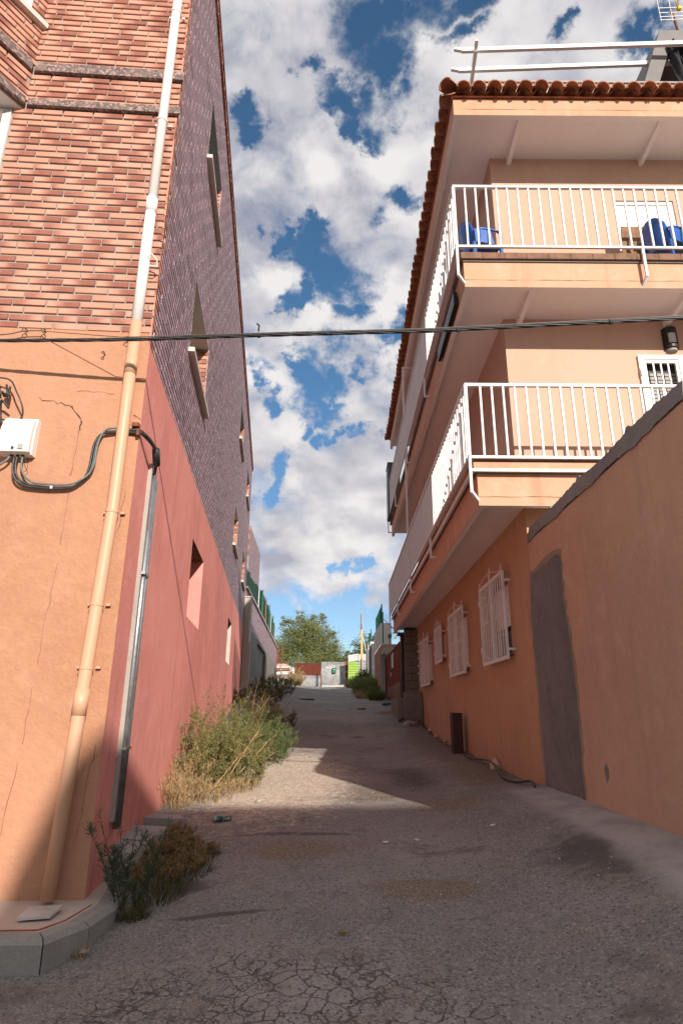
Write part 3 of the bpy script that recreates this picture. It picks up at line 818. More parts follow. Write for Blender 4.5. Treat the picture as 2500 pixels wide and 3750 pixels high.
cb = thing('black_cable', 'pair of black cables looping from the white box to the corner', 'cable', tuple(pf(.6, 1.5, 0)))
for k, (du, dz) in enumerate(((0, 0), (.016, -.012))):
    m = MB(); m.tube(smooth_path([pf(u + du, z + dz, -d - .004*k) for u, z, d in loop]), .0085, 8); obj('cable', m, 'cable_black', cb, True)
m = MB(); m.box(0, 0, 0, 0, 0, 0); m = MB(); c = pf(.555, 1.512, -.03); m.tube([c + UF*.008, c - UF*.008], .018, 8); obj('cable_tie', m, 'white_pvc', cb)
gl = [(.785, 1.735, .05), (.782, 1.66, .05), (.755, 1.595, .045), (.71, 1.555, .045), (.655, 1.535, .05), (.50, 1.53, .045), (.40, 1.545, .045), (.31, 1.615, .045), (.282, 1.70, .045), (.278, 1.80, .045), (.268, 1.89, .045), (.24, 1.955, .045), (.19, 1.985, .04), (.10, 1.99, .02), (.0, 1.985, .03)]
m = MB(); m.tube(smooth_path([pf(u, z, -d) for u, z, d in gl]), .0075, 8); solo('grey_cable', m, 'cable_grey', 'thin grey cable running beside the black pair from the box', 'cable', CG, True)
m = MB(); m.tube(smooth_path([pf(.868, 1.74, -.05), pf(.90, 1.69, -.055), pf(.98, 1.64, -.05), pf(1.12, 1.60, -.04)]), .0085, 8); solo('grey_cable', m, 'cable_grey', 'short grey cable leaving the white box downward at its outer end', 'cable', CG, True)
m = MB(); m.tube(smooth_path([pf(.772, 1.74, -.06), pf(.752, 1.70, -.07), pf(.735, 1.665, -.06), pf(.75, 1.63, -.04), pf(.79, 1.62, -.03)]), .0018, 6); solo('thin_wire', m, 'cable_black', 'hair-thin loose wire curling under the electric box', 'wire', None, True)
m = MB(); m.tube(smooth_path([pf(1.2, 2.37, -.03), pf(.97, 2.33, -.09), pf(.88, 2.22, -.12), pf(.825, 2.10, -.10), pf(.84, 2.03, -.06), pf(.92, 2.01, -.04), pf(1.02, 2.04, -.05)]), .006, 8); solo('coiled_cable', m, 'cable_black', 'dark cable bowing out in a half loop above the white box', 'cable', CG, True)
sp = MB(); rs = random.Random(2)
for k in range(10):
    a = pf(1.0 + rs.uniform(-.05, .08), 2.12 + rs.uniform(-.12, .12), -.04); sp.tube(smooth_path([a, a + Vector((rs.uniform(-.06, .06), -.05, rs.uniform(-.06, .06))), a + Vector((rs.uniform(-.08, .08), -.02, rs.uniform(-.1, .1)))]), .009, 6)
solo('cable_splice', sp, 'cable_black', 'tangled black cable splice taped up at the frame edge', 'cable splice', None, True)
# conduits on the red wall
cd = thing('steel_conduit', 'shiny twin steel conduits running down the red wall beside the corner', 'conduit', tuple(pw(4.66, -.75, 0)))
for k, y in enumerate((4.66, 4.735)):
    m = MB(); m.tube([pw(y + .02, 1.83 - k*.03, -.035), pw(y, -.75, -.035)], .021, 12); obj('conduit_tube', m, 'galvanised', cd, True)
for z in (1.0, -.25): m = MB(); m.obox(pw(4.62, z, 0), DW*.16, NW*.06, Z*.02); obj('conduit_clamp', m, 'galvanised', cd)
m = MB(); m.obox(pw(4.615, -.70, 0), DW*.028, NW*.03, Z*2.6); obj('backing_strip', m, 'concrete', cd)
m = MB()
for k, (dy, dz) in enumerate(((0, 0), (.02, .012), (.045, -.008))):
    m.tube(smooth_path([pf(-.012, 1.968 + dz, -.03), pw(4.27 + dy, 1.965 + dz, -.05), pw(4.42 + dy, 1.95 + dz, -.07), pw(4.56 + dy, 1.90, -.06), pw(4.66 + dy, 1.82, -.035)]), .0085, 8)
solo('cable_bundle', m, 'cable_black', 'black cables bending round the corner into the steel conduit', 'cable', CG, True)
m = MB(); m.tube([pw(4.47, 1.962, -.072), pw(4.60, 1.885, -.062)], .030, 12); solo('cable_joint', m, 'cable_black', 'thick taped cable joint above the steel conduit', 'cable joint', None, True)
m = MB(); m.obox(pf(-.002, 2.0, -.01), NF*.05, UF*.05, Z*.03); m.obox(pf(-.01, 1.985, -.02), NF*.03, UF*.02, -Z*.05); solo('wall_bracket', m, 'rust', 'rusty iron bracket where the cables pass the corner', 'bracket')
HK = 'wall hooks on the orange front'
def hook(u, z, label, r=.018):
    m = MB(); m.tube([pf(u, z, .01), pf(u, z, -.05)], .005, 6)
    m.tube([pf(u + r*cos(a), z - r + r*sin(a), -.05) for a in [k*pi/5 for k in range(-1, 9)]], .004, 6)
    return solo('wall_hook', m, 'steel_wire', label, 'hook', HK)
hook(.165, 2.76, 'ring hook with a rusty loop next to the downpipe'); hook(.33, 2.62, 'bent nail hook sticking out between the crack and the downpipe', .01)
hook(.80, 2.80, 'eye hook that anchors the thin guy wire'); hook(.94, 2.80, 'eye hook beside the anchored guy wire, toward the frame edge')

# overhead twisted cable
def oc(x):
    xs = [(-9, 3.95, 2.45), (-3.2, 3.925, 2.562), (-2.50, 3.905, 2.560), (-1.87, 3.884, 2.556), (-1.395, 3.869, 2.558), (-.63, 3.83, 2.570), (.635, 3.765, 2.575), (2.34, 3.64, 2.606), (6, 3.4, 2.78), (10, 3.1, 3.0)]
    for a, b in zip(xs, xs[1:]):
        if x <= b[0]:
            t = (x - a[0]) / (b[0] - a[0]); return Vector((x, a[1] + (b[1]-a[1])*t, a[2] + (b[2]-a[2])*t))
    return Vector(xs[-1])
ov = thing('overhead_cable', 'thick twisted black power cable strung across the alley', 'power cable', (-.6, 3.83, 2.56))
for k in range(4):
    pts = []; x = -9.0
    while x < 10:
        a = x * 9 + k * pi / 2; r = .008
        pts.append(oc(x) + Vector((0, cos(a) * r, sin(a) * r))); x += .035 if -3 < x < 3 else .12
    m = MB(); m.tube(pts, .0064, 7); obj('cable_strand', m, 'cable_black', ov, True)
m = MB(); m.tube([pf(.80, 2.775, -.05)] + [oc(x) + Vector((0, 0, .02)) for x in (-1.6, -1.2, -.4, .6, 1.4, 2.4, 4, 8)], .0032, 6); obj('guy_wire', m, 'steel_wire', ov)
for x in (-.60, .81, 1.85):
    c = oc(x); m = MB(); m.tube([c - Vector((.012, 0, 0)), c + Vector((.012, 0, 0))], .019, 10)
    m.tube([c + Vector((0, -.02, .02)), c + Vector((.004, -.03, .06)), c + Vector((-.012, -.03, .075))] if x < 0 else [c + Vector((0, -.02, -.02)), c + Vector((-.01, -.03, -.035))], .007, 6)
    obj('cable_clip', m, 'cable_black', ov)
m = MB(); m.tube(smooth_path([pf(.80, 2.78, -.05), pf(.94, 2.77, -.05), pf(1.1, 2.73, -.05), pf(1.5, 2.70, -.05)]), .005, 6); solo('tie_wire', m, 'steel_wire', 'twisted tie wire running from the eye hooks toward the frame edge', 'wire')

# ------------------------------------------------------------------ pavement corner
KZ = -1.05
kin = [(-9, 3.62), (-1.72, 3.62), (-1.50, 3.62), (-1.42, 3.80), (-1.385, 4.10), (-1.44, 4.40), (-1.495, 4.62)]
kout = [(-9, 3.50), (-1.70, 3.50), (-1.425, 3.51), (-1.305, 3.78), (-1.275, 4.10), (-1.335, 4.43), (-1.40, 4.66)]
m = MB(); poly = [(x, y, KZ - .006) for x, y in kin] + [tuple(pw(4.62, KZ - .006, .02)), tuple(pf(0, KZ - .006, .02)), tuple(pf(7.4, KZ - .006, .02))]
m.prism(poly, (0, 0, -.25)); 
structure('pavement', m, 'sidewalk_screed')
kerb = thing('kerb', 'rounded grey concrete kerb wrapping the house corner', 'kerb', (-1.43, 3.6, -1.2))
for i in range(len(kout) - 1):
    a0, a1, b0, b1 = Vector((*kout[i], KZ)), Vector((*kout[i+1], KZ)), Vector((*kin[i], KZ)), Vector((*kin[i+1], KZ))
    g = .004; a0, a1, b0, b1 = a0.lerp(a1, g/(a1-a0).length), a1.lerp(a0, g/(a1-a0).length), b0.lerp(b1, .02), b1.lerp(b0, .02)
    ch = .025; e0, e1 = a0.lerp(b0, .25), a1.lerp(b1, .25)
    vs = [a0 - Z*.3, a1 - Z*.3, b1 - Z*.3, b0 - Z*.3, a0 - Z*ch, a1 - Z*ch, b1, b0, e0, e1]
    m = MB(); m.add(vs, [(0,1,5,4), (4,5,9,8), (8,9,6,7), (1,2,6,9,5), (3,0,4,8,7), (2,3,7,6)])
    obj('kerb_stone', m, 'kerb_concrete', kerb)
m = MB(); strip(m, [(-2.2, 3.63, KZ-.003), (-1.72, 3.645, KZ-.003), (-1.52, 3.66, KZ-.003), (-1.45, 3.82, KZ-.003), (-1.42, 4.1, KZ-.003)], [.004, .007, .009, .006, .004], Z); structure('painted_line', m, 'red_paint_line')
m = MB(); m.prism([(-1.69, 3.77, KZ+.004), (-1.53, 3.81, KZ+.006), (-1.535, 3.99, KZ+.012), (-1.715, 3.95, KZ+.010)], (0, 0, .012)); solo('floor_tile', m, 'ceramic', 'loose pale square tile lying below the downpipe outlet', 'tile')
# broken concrete strip at the foot of the red wall
m = MB(); pts = []
cs = thing('concrete_strip', 'broken pale concrete footing strip along the red wall', 'footing', (-1.5, 5.4, -1.1))
for i, (y0, y1, h0, h1, w0, w1) in enumerate(((4.64, 5.05, -.93, -.88, .10, .19), (5.07, 5.5, -.87, -.86, .20, .30), (5.9, 6.35, -.87, -.885, .34, .26))):
    m = MB(); n = 6; rr = random.Random(i)
    top = []; 
    for k in range(n + 1):
        t = k / n; y = y0 + (y1-y0)*t; top.append((y, h0 + (h1-h0)*t + rr.uniform(-.012, .012), w0 + (w1-w0)*t + rr.uniform(-.03, .03)))
    for k in range(n):
        (ya, ha, wa), (yb, hb, wb_) = top[k], top[k+1]
        A = [pw(ya, ha, 0), pw(yb, hb, 0), pw(yb, hb - .015, -wb_), pw(ya, ha - .015, -wa), pw(ya, -1.3, -wa - .05), pw(yb, -1.3, -wb_ - .05)]
        m.add(A, [(0, 3, 2, 1), (3, 4, 5, 2)])
    (ya, ha, wa) = top[0]; m.add([pw(ya, ha, 0), pw(ya, ha-.015, -wa), pw(ya, -1.3, -wa-.05), pw(ya, -1.3, 0)], [(0, 1, 2, 3)])
    (ya, ha, wa) = top[-1]; m.add([pw(ya, ha, 0), pw(ya, ha-.015, -wa), pw(ya, -1.3, -wa-.05), pw(ya, -1.3, 0)], [(3, 2, 1, 0)])
    obj('concrete_piece', m, 'concrete', cs)

# ================================================================== RIGHT HOUSE
XW, XE, XS = 2.14, 1.53, 2.22        # side wall below, slab edge, side wall of the upper floors
YFR, YB = 7.36, 17.45                # front wall of the balconies, far end
ph = thing('peach_house', 'peach three-storey house with wraparound white balconies and clay tiled eaves', 'house', (2.14, 6.9, -.7))
def px_(y, z, d): return Vector((XW + d, y, z))
GW = [(7.86, 8.98, .74, 1.70), (10.6, 11.75, .74, 1.70), (12.86, 13.6, 1.10, 1.70), (14.85, 16.15, .74, 1.70)]
m = MB(); wall_grid(m, px_, 6.88, YB, -1.6, 2.32, GW)
for h in GW: reveal(m, px_, h, .22)
m.quad((XW, YB, -1.6), (9, YB, -1.6), (9, YB, 2.3), (XW, YB, 2.3)); m.quad((XW, 6.88, -1.6), (9, 6.88, -1.6), (9, 6.88, 2.32), (XW, 6.88, 2.32))
obj('lower_wall', m, 'lower_orange', ph, label='deep orange plaster of the ground floor beside the alley')
for (y0, y1, z0, z1) in GW:
    fr = MB()
    for (a, b, c, d) in ((y0, y1, z0, z0 + .05), (y0, y1, z1 - .05, z1), (y0, y0 + .05, z0, z1), (y1 - .05, y1, z0, z1)):
        fr.box(XW + .12, XW + .17, a, b, c, d)
    w = obj('window', fr, 'white_paint', ph)
    m = MB(); m.quad((XW + .15, y0, z0), (XW + .15, y1, z0), (XW + .15, y1, z1), (XW + .15, y0, z1)); obj('window_pane', m, 'window_glass', w)
    m = MB(); m.box(XW - .03, XW + .14, y0 - .04, y1 + .04, z0 - .035, z0 - .002); obj('window_sill', m, 'floor_clay', w)
    z = z0 + (.38 if y0 < 9 else .06)
    while z < z1 - .06:                            # half-lowered roller shutter
        m = MB(); m.obox((XW + .085, y0 + .05, z), (0, y1 - y0 - .1, 0), (.012, 0, .004), (0, 0, .043)); obj('shutter_slat', m, 'white_pvc', w); z += .048
# grilles standing proud of the windows
GR = [(7.72, 9.07, .655, 1.755), (10.43, 11.87, .655, 1.765), (12.80, 13.67, 1.02, 1.755), (14.73, 16.28, .655, 1.755)]
for gi, (y0, y1, z0, z1) in enumerate(GR):
    X1 = 2.04; fw = .045
    m = MB(); ym = (y0 + y1) / 2
    for (a, b, c, d) in ((y0, y1, z0, z0 + fw), (y0, y1, z1 - fw, z1), (y0, y0 + fw, z0 + fw, z1 - fw), (y1 - fw, y1, z0 + fw, z1 - fw), (ym - fw*.8, ym - .004, z0 + fw, z1 - fw), (ym + .004, ym + fw*.8, z0 + fw, z1 - fw)):
        m.box(X1 - .012, X1 + .016, a, b, c, d)
    m.box(X1 - .02, X1 - .013, ym - .014, ym + .014, z0, z1 + .08)
    g = obj('window_grille', m, 'white_paint', ph)
    nb = 5 if gi != 2 else 3
    for half in (0, 1):
        ya = y0 + fw if half == 0 else ym + fw*.8; yb = ym - fw*.8 if half == 0 else y1 - fw
        for k in range(nb - 1 if half else nb - 1):
            y = ya + (yb - ya) * (k + 1) / nb
            m = MB(); pts = []; n = 40
            m.tube([(X1, y, z0 + fw), (X1, y, z1 - fw)], .0085, 8)
            if gi < 3 and k % 2 == half:
                zc = (z0 + z1) / 2 + (.02 if half else .0)
                for z, r in ((zc, .02), (zc + .24, .014), (zc - .24, .014)):
                    m.tube([(X1, y, z - .03), (X1, y, z - .012), (X1, y, z + .012), (X1, y, z + .03)], [.006, r, r, .006], 8)
            obj('grille_bar', m, 'white_paint', g)
    m = MB()
    for y in (y0 + .02, y1 - .02):
        for z in (z0 + .12, z1 - .12): m.box(X1 + .016, XW + .004, y - .014, y + .014, z - .014, z + .014)
    obj('grille_bracket', m, 'white_paint', g)
    m = MB()                                       # spear-headed crest on top
    m.tube([(X1, ym - .015, z1), (X1, ym - .015, z1 + .10), (X1, ym - .015, z1 + .13), (X1, ym - .015, z1 + .20)], [.008, .008, .018, .001], 6)
    for y in (y0 + .05, y1 - .03): m.tube([(X1, y, z1), (X1, y, z1 + .04), (X1, y, z1 + .06), (X1, y, z1 + .10)], [.006, .006, .013, .001], 6)
    m.tube(smooth_path([(X1, y0 + .05, z1 + .02), (X1, (y0+ym)/2, z1 + .05), (X1, ym - .02, z1 + .12)]), .006, 6)
    m.tube(smooth_path([(X1, y1 - .04, z1 + .02), (X1, (y1+ym)/2 + .1, z1 + .10), (X1, ym, z1 + .12)]), .006, 6)
    obj('grille_crest', m, 'white_paint', g)
    m = MB()
    for z in (z0 + .18, z1 - .25):
        m.tube([(X1 - .014, y0 - .006, z), (X1 - .014, y0 - .006, z + .08)], .010, 8); m.tube([(X1 - .014, y1 + .006, z), (X1 - .014, y1 + .006, z + .08)], .010, 8)
    obj('hinge', m, 'white_paint', g)
# upper storeys
def pfr(x, z, d): return Vector((x, YFR + d, z))
DOOR = (3.99, 5.15, 2.75, 4.655); UWIN = (4.0, 4.9, 6.10, 7.32)
m = MB()
wall_grid(m, pfr, XS, 9, 2.6, 5.25, [DOOR]); reveal(m, pfr, DOOR, .16)
wall_grid(m, pfr, XS, 9, 5.4, 8.14, [UWIN]); reveal(m, pfr, UWIN, .16)
for (z0, z1) in ((2.6, 5.25), (5.4, 8.14)):
    m.quad((XS, YFR, z0), (XS, YFR, z1), (XS, YB, z1), (XS, YB, z0)); m.quad((XS, YB, z0), (XS, YB, z1), (9, YB, z1), (9, YB, z0))
obj('upper_wall', m, 'peach_plaster', ph, label='pale peach plaster of the two upper storeys')
# balcony slabs and eaves slab
SLABS = [(2.222, 2.60), (5.128, 5.50), (8.004, 8.30)]
rr = random.Random(4)
for i, (z0, z1) in enumerate(SLABS):
    ye = 18.1
    m = MB(); lipw = .07; lip = .10
    m.box(XE + lipw, 9, 6.55 + lipw, ye, z0 + lip, z1)
    obj('slab_soffit', m, 'soffit_paint', ph)
    m = MB()
    m.box(XE, 9, 6.55, 6.55 + lipw - .002, z0, z1)                          # front fascia
    m.box(XE, XE + lipw - .002, 6.55 + lipw, ye, z0, z1)                    # side fascia
    obj('slab_fascia', m, 'fascia_orange', ph)
    # slightly sunk soffit edge strip, painted like the soffit
    m = MB(); m.add([(XE + .001, 6.551, z0 - .003), (9, 6.551, z0 - .003), (9, 6.62, z0 - .003), (XE + .07, 6.62, z0 - .003), (XE + .07, ye, z0 - .003), (XE + .001, ye, z0 - .003)], [(0, 3, 2, 1), (0, 5, 4, 3)])
    m.quad((XE + .07, 6.62, z0 - .003), (9, 6.62, z0 - .003), (9, 6.62, z0 + lip), (XE + .07, 6.62, z0 + lip))
    m.quad((XE + .07, 6.62, z0 - .003), (XE + .07, 6.62, z0 + lip), (XE + .07, ye, z0 + lip), (XE + .07, ye, z0 - .003))
    obj('soffit_edge', m, 'soffit_paint', ph)
    for q in range(3):
        m = MB(); pts = [(1.53 + q*1.9 + .1*k, 6.546, z0 + .105 + rr.uniform(-.004, .004)) for k in range(20)]; strip(m, pts, [rr.choice((.0008, .0015, .0025)) for _ in pts], Vector((0, -1, 0))); obj('crack', m, 'crack', ph)
    if i > 0:
        for x in ((2.42, 4.45, 6.5) if i == 1 else (2.50, 4.51, 6.5)):       # wedge ribs under the soffit
            m = MB(); m.prism([(x - .03, 6.63, z0 + .06), (x - .03, YFR - .003, z0 - .03), (x - .03, YFR - .003, z0 + lip + .02), (x - .03, 6.63, z0 + lip + .02)], (.06, 0, 0)); obj('soffit_rib', m, 'soffit_paint', ph)
    if i < 2:                                                                # terracotta edge tiles of the balcony floor
        base = z1 + (.0 if i == 1 else .125)
        x = 1.49; k = 0
        while x < 6.8:
            m = MB(); m.box(x + .003, x + .277, 6.50, 6.80, base + .025, base + (.115 if i == 1 else .06) + rr.uniform(-.003, .003)); obj('floor_tile', m, 'floor_clay', ph); x += .28
        y = 6.80
        while y < 18.1:
            m = MB(); m.box(1.49, 1.78, y + .003, y + .277, base + .025, base + (.115 if i == 1 else .06) + rr.uniform(-.003, .003)); obj('floor_tile', m, 'floor_clay', ph); y += .28
        m = MB(); m.box(1.515, 9, 6.53, 18.1, z1 + .001, base + .022); obj('floor_bed', m, 'dark_concrete', ph)
        m = MB(); m.box(1.79, 9, 6.81, 18.1, base + .023, base + .06); obj('balcony_floor', m, 'floor_clay', ph)
# the lower balcony has a moulded ledge and a steel angle under its rail
m = MB(); m.box(1.485, 9, 6.50, 6.549, 2.63, 2.722); m.box(1.485, 1.529, 6.55, 18.1, 2.63, 2.722); obj('balcony_ledge', m, 'fascia_orange', ph)
m = MB(); m.box(1.46, 9, 6.465, 6.497, 2.60, 2.632); m.box(1.46, 1.49, 6.50, 18.1, 2.60, 2.632); obj('steel_angle', m, 'rail_white', ph)
# railings
POSTY = [9.7, 12.7, 15.7, 18.25]
for lvl, (zb, zt) in enumerate(((2.76, 3.675), (5.67, 6.63))):
    m = MB()
    XR, YR = 1.44, 6.48
    m.box(XR - .012, 7.5, YR - .02, YR + .02, zt, zt + .035); m.box(XR - .012, 7.5, YR - .015, YR + .015, zb, zb + .03)
    m.box(XR - .02, XR + .02, YR + .02, 18.3, zt, zt + .035); m.box(XR - .015, XR + .015, YR + .016, 18.3, zb, zb + .03)
    m.box(XR - .0185, XR + .0185, YR - .0185, YR + .0185, zb + .03, zt); m.box(XR - .018, XR + .018, 18.26, 18.3, zb + .03, zt)
    r = obj('balcony_railing', m, 'rail_white', ph)
    mb_ = MB(); mb_.box(-.011, .011, -.011, .011, 0, zt - zb - .03); fb = to_mesh('baluster', mb_, 'rail_white')
    mb_ = MB(); mb_.box(-.009, .009, -.019, .019, 0, zt - zb - .03); sb = to_mesh('baluster', mb_, 'rail_white')
    x = (1.612 if lvl == 0 else 1.589); st = .1343 if lvl == 0 else .1393
    while x < 7.4: inst('baluster', fb, (x, YR, zb + .03), r); x += st
    y = YR + .14
    while y < 18.2: inst('baluster', sb, (XR, y, zb + .03), r); y += .139
    # bent feet that carry the railing
    b0 = zb - (.42 if lvl else .40)
    def foot(x, y, dx, dy):
        top = Vector((x, y, zb + .004)); mid = Vector((x + dx*.0, y + dy*.0, b0)); end = mid + Vector((dx, dy, -.085))
        m = MB(); m.beam(top, mid - Z*.012, .03, .03, up=(0, 1, 0)); m.beam(mid, end, .03, .03, up=(0, 0, 1)); obj('railing_foot', m, 'rail_white', r)
    foot(XR + .002, YR + .002, .085, .06); foot(3.80, YR - .01, -.02, .09); foot(6.2, YR - .01, -.02, .09)
    for y in POSTY:
        m = MB(); m.beam((XR, y, zb + .004), (XR, y, b0 + .06), .03, .035, up=(0, 1, 0)); m.beam((XR - .015, y, b0 + .045), (XE + .01, y, b0 + .045), .03, .03); obj('railing_foot', m, 'rail_white', r)
m = MB(); m.box(1.425, 1.465, 13.0, 13.04, 3.71, 5.66); obj('steel_post', m, 'rail_white', ph)
m = MB(); m.box(1.425, 1.465, 13.15, 13.19, 6.665, 7.93); m.box(1.425, 1.75, 13.15, 13.19, 7.93, 7.97); obj('steel_post', m, 'rail_white', ph)
m = MB(); m.box(1.535, 1.56, 6.62, 9, 5.0, 5.001)
# door with white security grille on the lower balcony
fr = MB()
for (a, b, c, d) in ((3.99, 5.15, 4.595, 4.655), (3.99, 4.05, 2.75, 4.595), (5.09, 5.15, 2.75, 4.595), (4.53, 4.62, 2.75, 4.595)): fr.box(a, b, YFR - .035, YFR + .02, c, d)
for (a, b) in ((4.05, 4.53), (4.62, 5.09)):
    for (p, q, c, d) in ((a, b, 4.545, 4.594), (a, a + .04, 2.8, 4.545), (b - .04, b, 2.8, 4.545)): fr.box(p, q, YFR - .02, YFR + .012, c, d)
door = obj('balcony_door', fr, 'white_pvc', ph)
for (a, b) in ((4.09, 4.49), (4.66, 5.05)):
    for k in range(3):
        x = a + (b - a) * (k + 1) / 4; m = MB(); m.box(x - .009, x + .009, YFR - .015, YFR + .003, 2.8, 4.545)
        m.tube([(x, YFR - .012, 4.26), (x, YFR - .012, 4.28), (x, YFR - .012, 4.30)], [.008, .018, .008], 8); obj('grille_bar', m, 'white_pvc', door)
m = MB(); m.quad((4.0, YFR + .10, 2.75), (5.1, YFR + .10, 2.75), (5.1, YFR + .10, 4.6), (4.0, YFR + .10, 4.6)); obj('door_glass', m, 'window_glass', door)
z = 2.8
while z < 4.40:
    m = MB(); m.obox((4.07, YFR + .075, z), (1.0, 0, 0), (0, .015, .01), (0, 0, .042)); obj('shutter_slat', m, 'wood_grey' if False else 'grey_paint', door); z += .055
m = MB()
for zz in (3.1, 4.33): m.tube([(4.0, YFR - .045, zz), (4.0, YFR - .045, zz + .09)], .012, 8)
obj('hinge', m, 'white_pvc', door)
# shuttered window of the upper balcony
fr = MB()
for (a, b, c, d) in ((4.0, 4.9, 7.26, 7.32), (4.0, 4.045, 6.1, 7.26), (4.855, 4.9, 6.1, 7.26)): fr.box(a, b, YFR + .02, YFR + .07, c, d)
uw = obj('upper_window', fr, 'white_pvc', ph)
z = 6.1
while z < 7.24:
    m = MB(); m.obox((4.045, YFR + .04, z), (.81, 0, 0), (0, .006, .005), (0, 0, .036)); obj('shutter_slat', m, 'white_pvc', uw); z += .042
# roof tiles on the eaves
def tile_mesh(r, L, up, taper=.85, th=.012):
    m = MB(); n = 7
    for (rad) in (1,):
        ring = []
        for end, rr_ in ((0, r), (1, r * taper)):
            for k in range(n + 1):
                a = pi * k / n if up else pi + pi * k / n
                ring.append((rr_ * cos(a), end * L, rr_ * sin(a) * .95)); 
            for k in range(n + 1):
                a = pi * k / n if up else pi + pi * k / n
                ring.append(((rr_ - th) * cos(a), end * L, (rr_ - th) * sin(a) * .95))
        w = n + 1; o2 = 2 * w; fs = []
        for k in range(n):
            fs.append((k, k+1, o2+k+1, o2+k)); fs.append((w+k+1, w+k, o2+w+k, o2+w+k+1))
            fs.append((k+1, k, w+k, w+k+1)); fs.append((o2+k, o2+k+1, o2+w+k+1, o2+w+k))
        m.add(ring, fs)
    return m
tu = [to_mesh('roof_tile', tile_mesh(.101 + .003*k, .62, True, .85, .015), 'roof_clay', smooth=False) for k in range(3)]
td = [to_mesh('roof_tile', tile_mesh(.085, .62, False), 'roof_clay')]
rt = random.Random(9)
SL = radians(14)
def put_tile(me, x, y, z, rot):
    o = inst('roof_tile', me, (x, y, z), ph); o.rotation_euler = (SL + rt.uniform(-.02, .02), rt.uniform(-.04, .04), rot + rt.uniform(-.03, .03))
x = 1.653; k = 0
while x < 7.4:
    put_tile(tu[k % 3], x, 6.375 + rt.uniform(-.015, .015), 8.322 + rt.uniform(-.006, .006), 0); put_tile(td[0], x + .108, 6.47, 8.425, 0); x += .2155; k += 1
y = 6.62
while y < 18.2:
    put_tile(tu[k % 3], 1.385 + rt.uniform(-.015, .015), y, 8.322 + rt.uniform(-.006, .006), -pi/2); put_tile(td[0], 1.49, y + .108, 8.425, -pi/2); y += .2155; k += 1
put_tile(tu[2], 1.40, 6.42, 8.40, -pi/4)
m = MB()                                           # tiled skirt roof body
def ring(i, o):
    return [(1.50 + o, 6.50 + o, i), (9, 6.50 + o, i), (9, 18.1 - 0, i), (1.50 + o, 18.1, i)]
A0, A1 = ring(8.301, 0), ring(8.50, .78)
m.add(A0 + A1, [(0, 1, 5, 4), (0, 4, 7, 3), (4, 5, 6, 7), (3, 7, 6, 2)]); obj('roof_slab', m, 'roof_clay', ph)
# terrace parapet
m = MB(); m.box(2.24, 9, 7.30, 7.45, 8.45, 9.60); m.box(2.24, 2.39, 7.45, 18.0, 8.45, 9.60); obj('parapet', m, 'cornice_tan', ph)
m = MB(); m.box(2.215, 9, 7.275, 7.47, 9.603, 9.635); m.box(2.215, 2.41, 7.47, 18.0, 9.603, 9.635); obj('parapet_cap', m, 'grey_paint', ph)

# ------------------------------------------------------------------ things on the right house
pg = thing('pergola', 'white wooden pergola beams with scalloped ends above the roof parapet', 'pergola', (2.36, 8.0, 8.5))
def scallop_beam(p, q, w, h, name):
    p, q = Vector(p), Vector(q); d = (q - p).normalized(); sd = d.cross(Z).normalized()
    L = (q - p).length
    prof = [(0, h/2), (0, .15*h), (.03, .02*h), (.06, -.08*h), (.10, -.2*h), (.13, -.45*h), (.15, -h/2), (L, -h/2), (L, h/2)]
    m = MB(); m.prism([p + d*a + Z*b - sd*w/2 for a, b in prof], sd*w); return obj(name, m, 'white_paint', pg)
scallop_beam((1.83, 7.52, 10.62), (5.9, 7.36, 10.62), .05, .08, 'rafter'); scallop_beam((1.84, 7.86, 10.62), (5.9, 7.68, 10.62), .05, .08, 'rafter')
scallop_beam((2.16, 7.30, 10.53), (2.33, 9.6, 10.53), .05, .11, 'crossbeam')
m = MB(); m.box(2.33, 2.39, 7.97, 8.03, 8.6, 10.47); obj('post', m, 'white_paint', pg)
m = MB(); m.beam((2.36, 8.02, 9.95), (2.27, 8.62, 10.47), .04, .05); obj('brace', m, 'white_paint', pg)
hut = thing('roof_hut', 'grey rooftop shelter with a sloping gable and dark open front', 'roof shelter', (5.3, 7.7, 9.6))
m = MB()
L0, L1, R1, R0_ = (4.83, 7.55, 9.55), (5.42, 7.55, 11.15), (6.9, 7.55, 11.15), (6.9, 7.55, 9.55)
m.prism([L0, L1, R1, R0_, (6.7, 7.55, 9.55), (6.7, 7.55, 10.85), (5.52, 7.55, 10.85), (5.04, 7.55, 9.55)], (0, .06, 0)); obj('gable_frame', m, 'hut_grey', hut)
m = MB(); m.prism([L0, (4.80, 7.55, 9.55), (5.38, 7.55, 11.19), (6.9, 7.55, 11.19), (6.9, 7.55, 11.152), L1], (0, 3, 0)); obj('roof_sheet', m, 'hut_grey', hut)
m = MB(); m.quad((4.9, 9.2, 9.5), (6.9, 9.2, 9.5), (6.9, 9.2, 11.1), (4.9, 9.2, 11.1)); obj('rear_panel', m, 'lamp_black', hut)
m = MB(); m.quad((4.84, 7.6, 9.5), (5.42, 7.6, 11.12), (5.42, 9.2, 11.12), (4.84, 9.2, 9.5)); obj('side_sheet', m, 'hut_grey', hut)
m = MB(); rc2 = random.Random(12)
N = 34; rows = 10; vs = []
for j in range(rows + 1):
    t = j / rows
    for i in range(N + 1):
        u = i / N
        x = 5.42 + u * .34 + t * (u * .55 + .05) ; z = 10.78 - t * 1.15 + .05 * sin(u * 9 + t * 3)
        y = 7.50 + .05 * sin(u * 21 + t * 4) + .03 * sin(u * 47) - .05 * t
        vs.append((x, y, z))
fs = [(j*(N+1)+i, j*(N+1)+i+1, (j+1)*(N+1)+i+1, (j+1)*(N+1)+i) for j in range(rows) for i in range(N)]
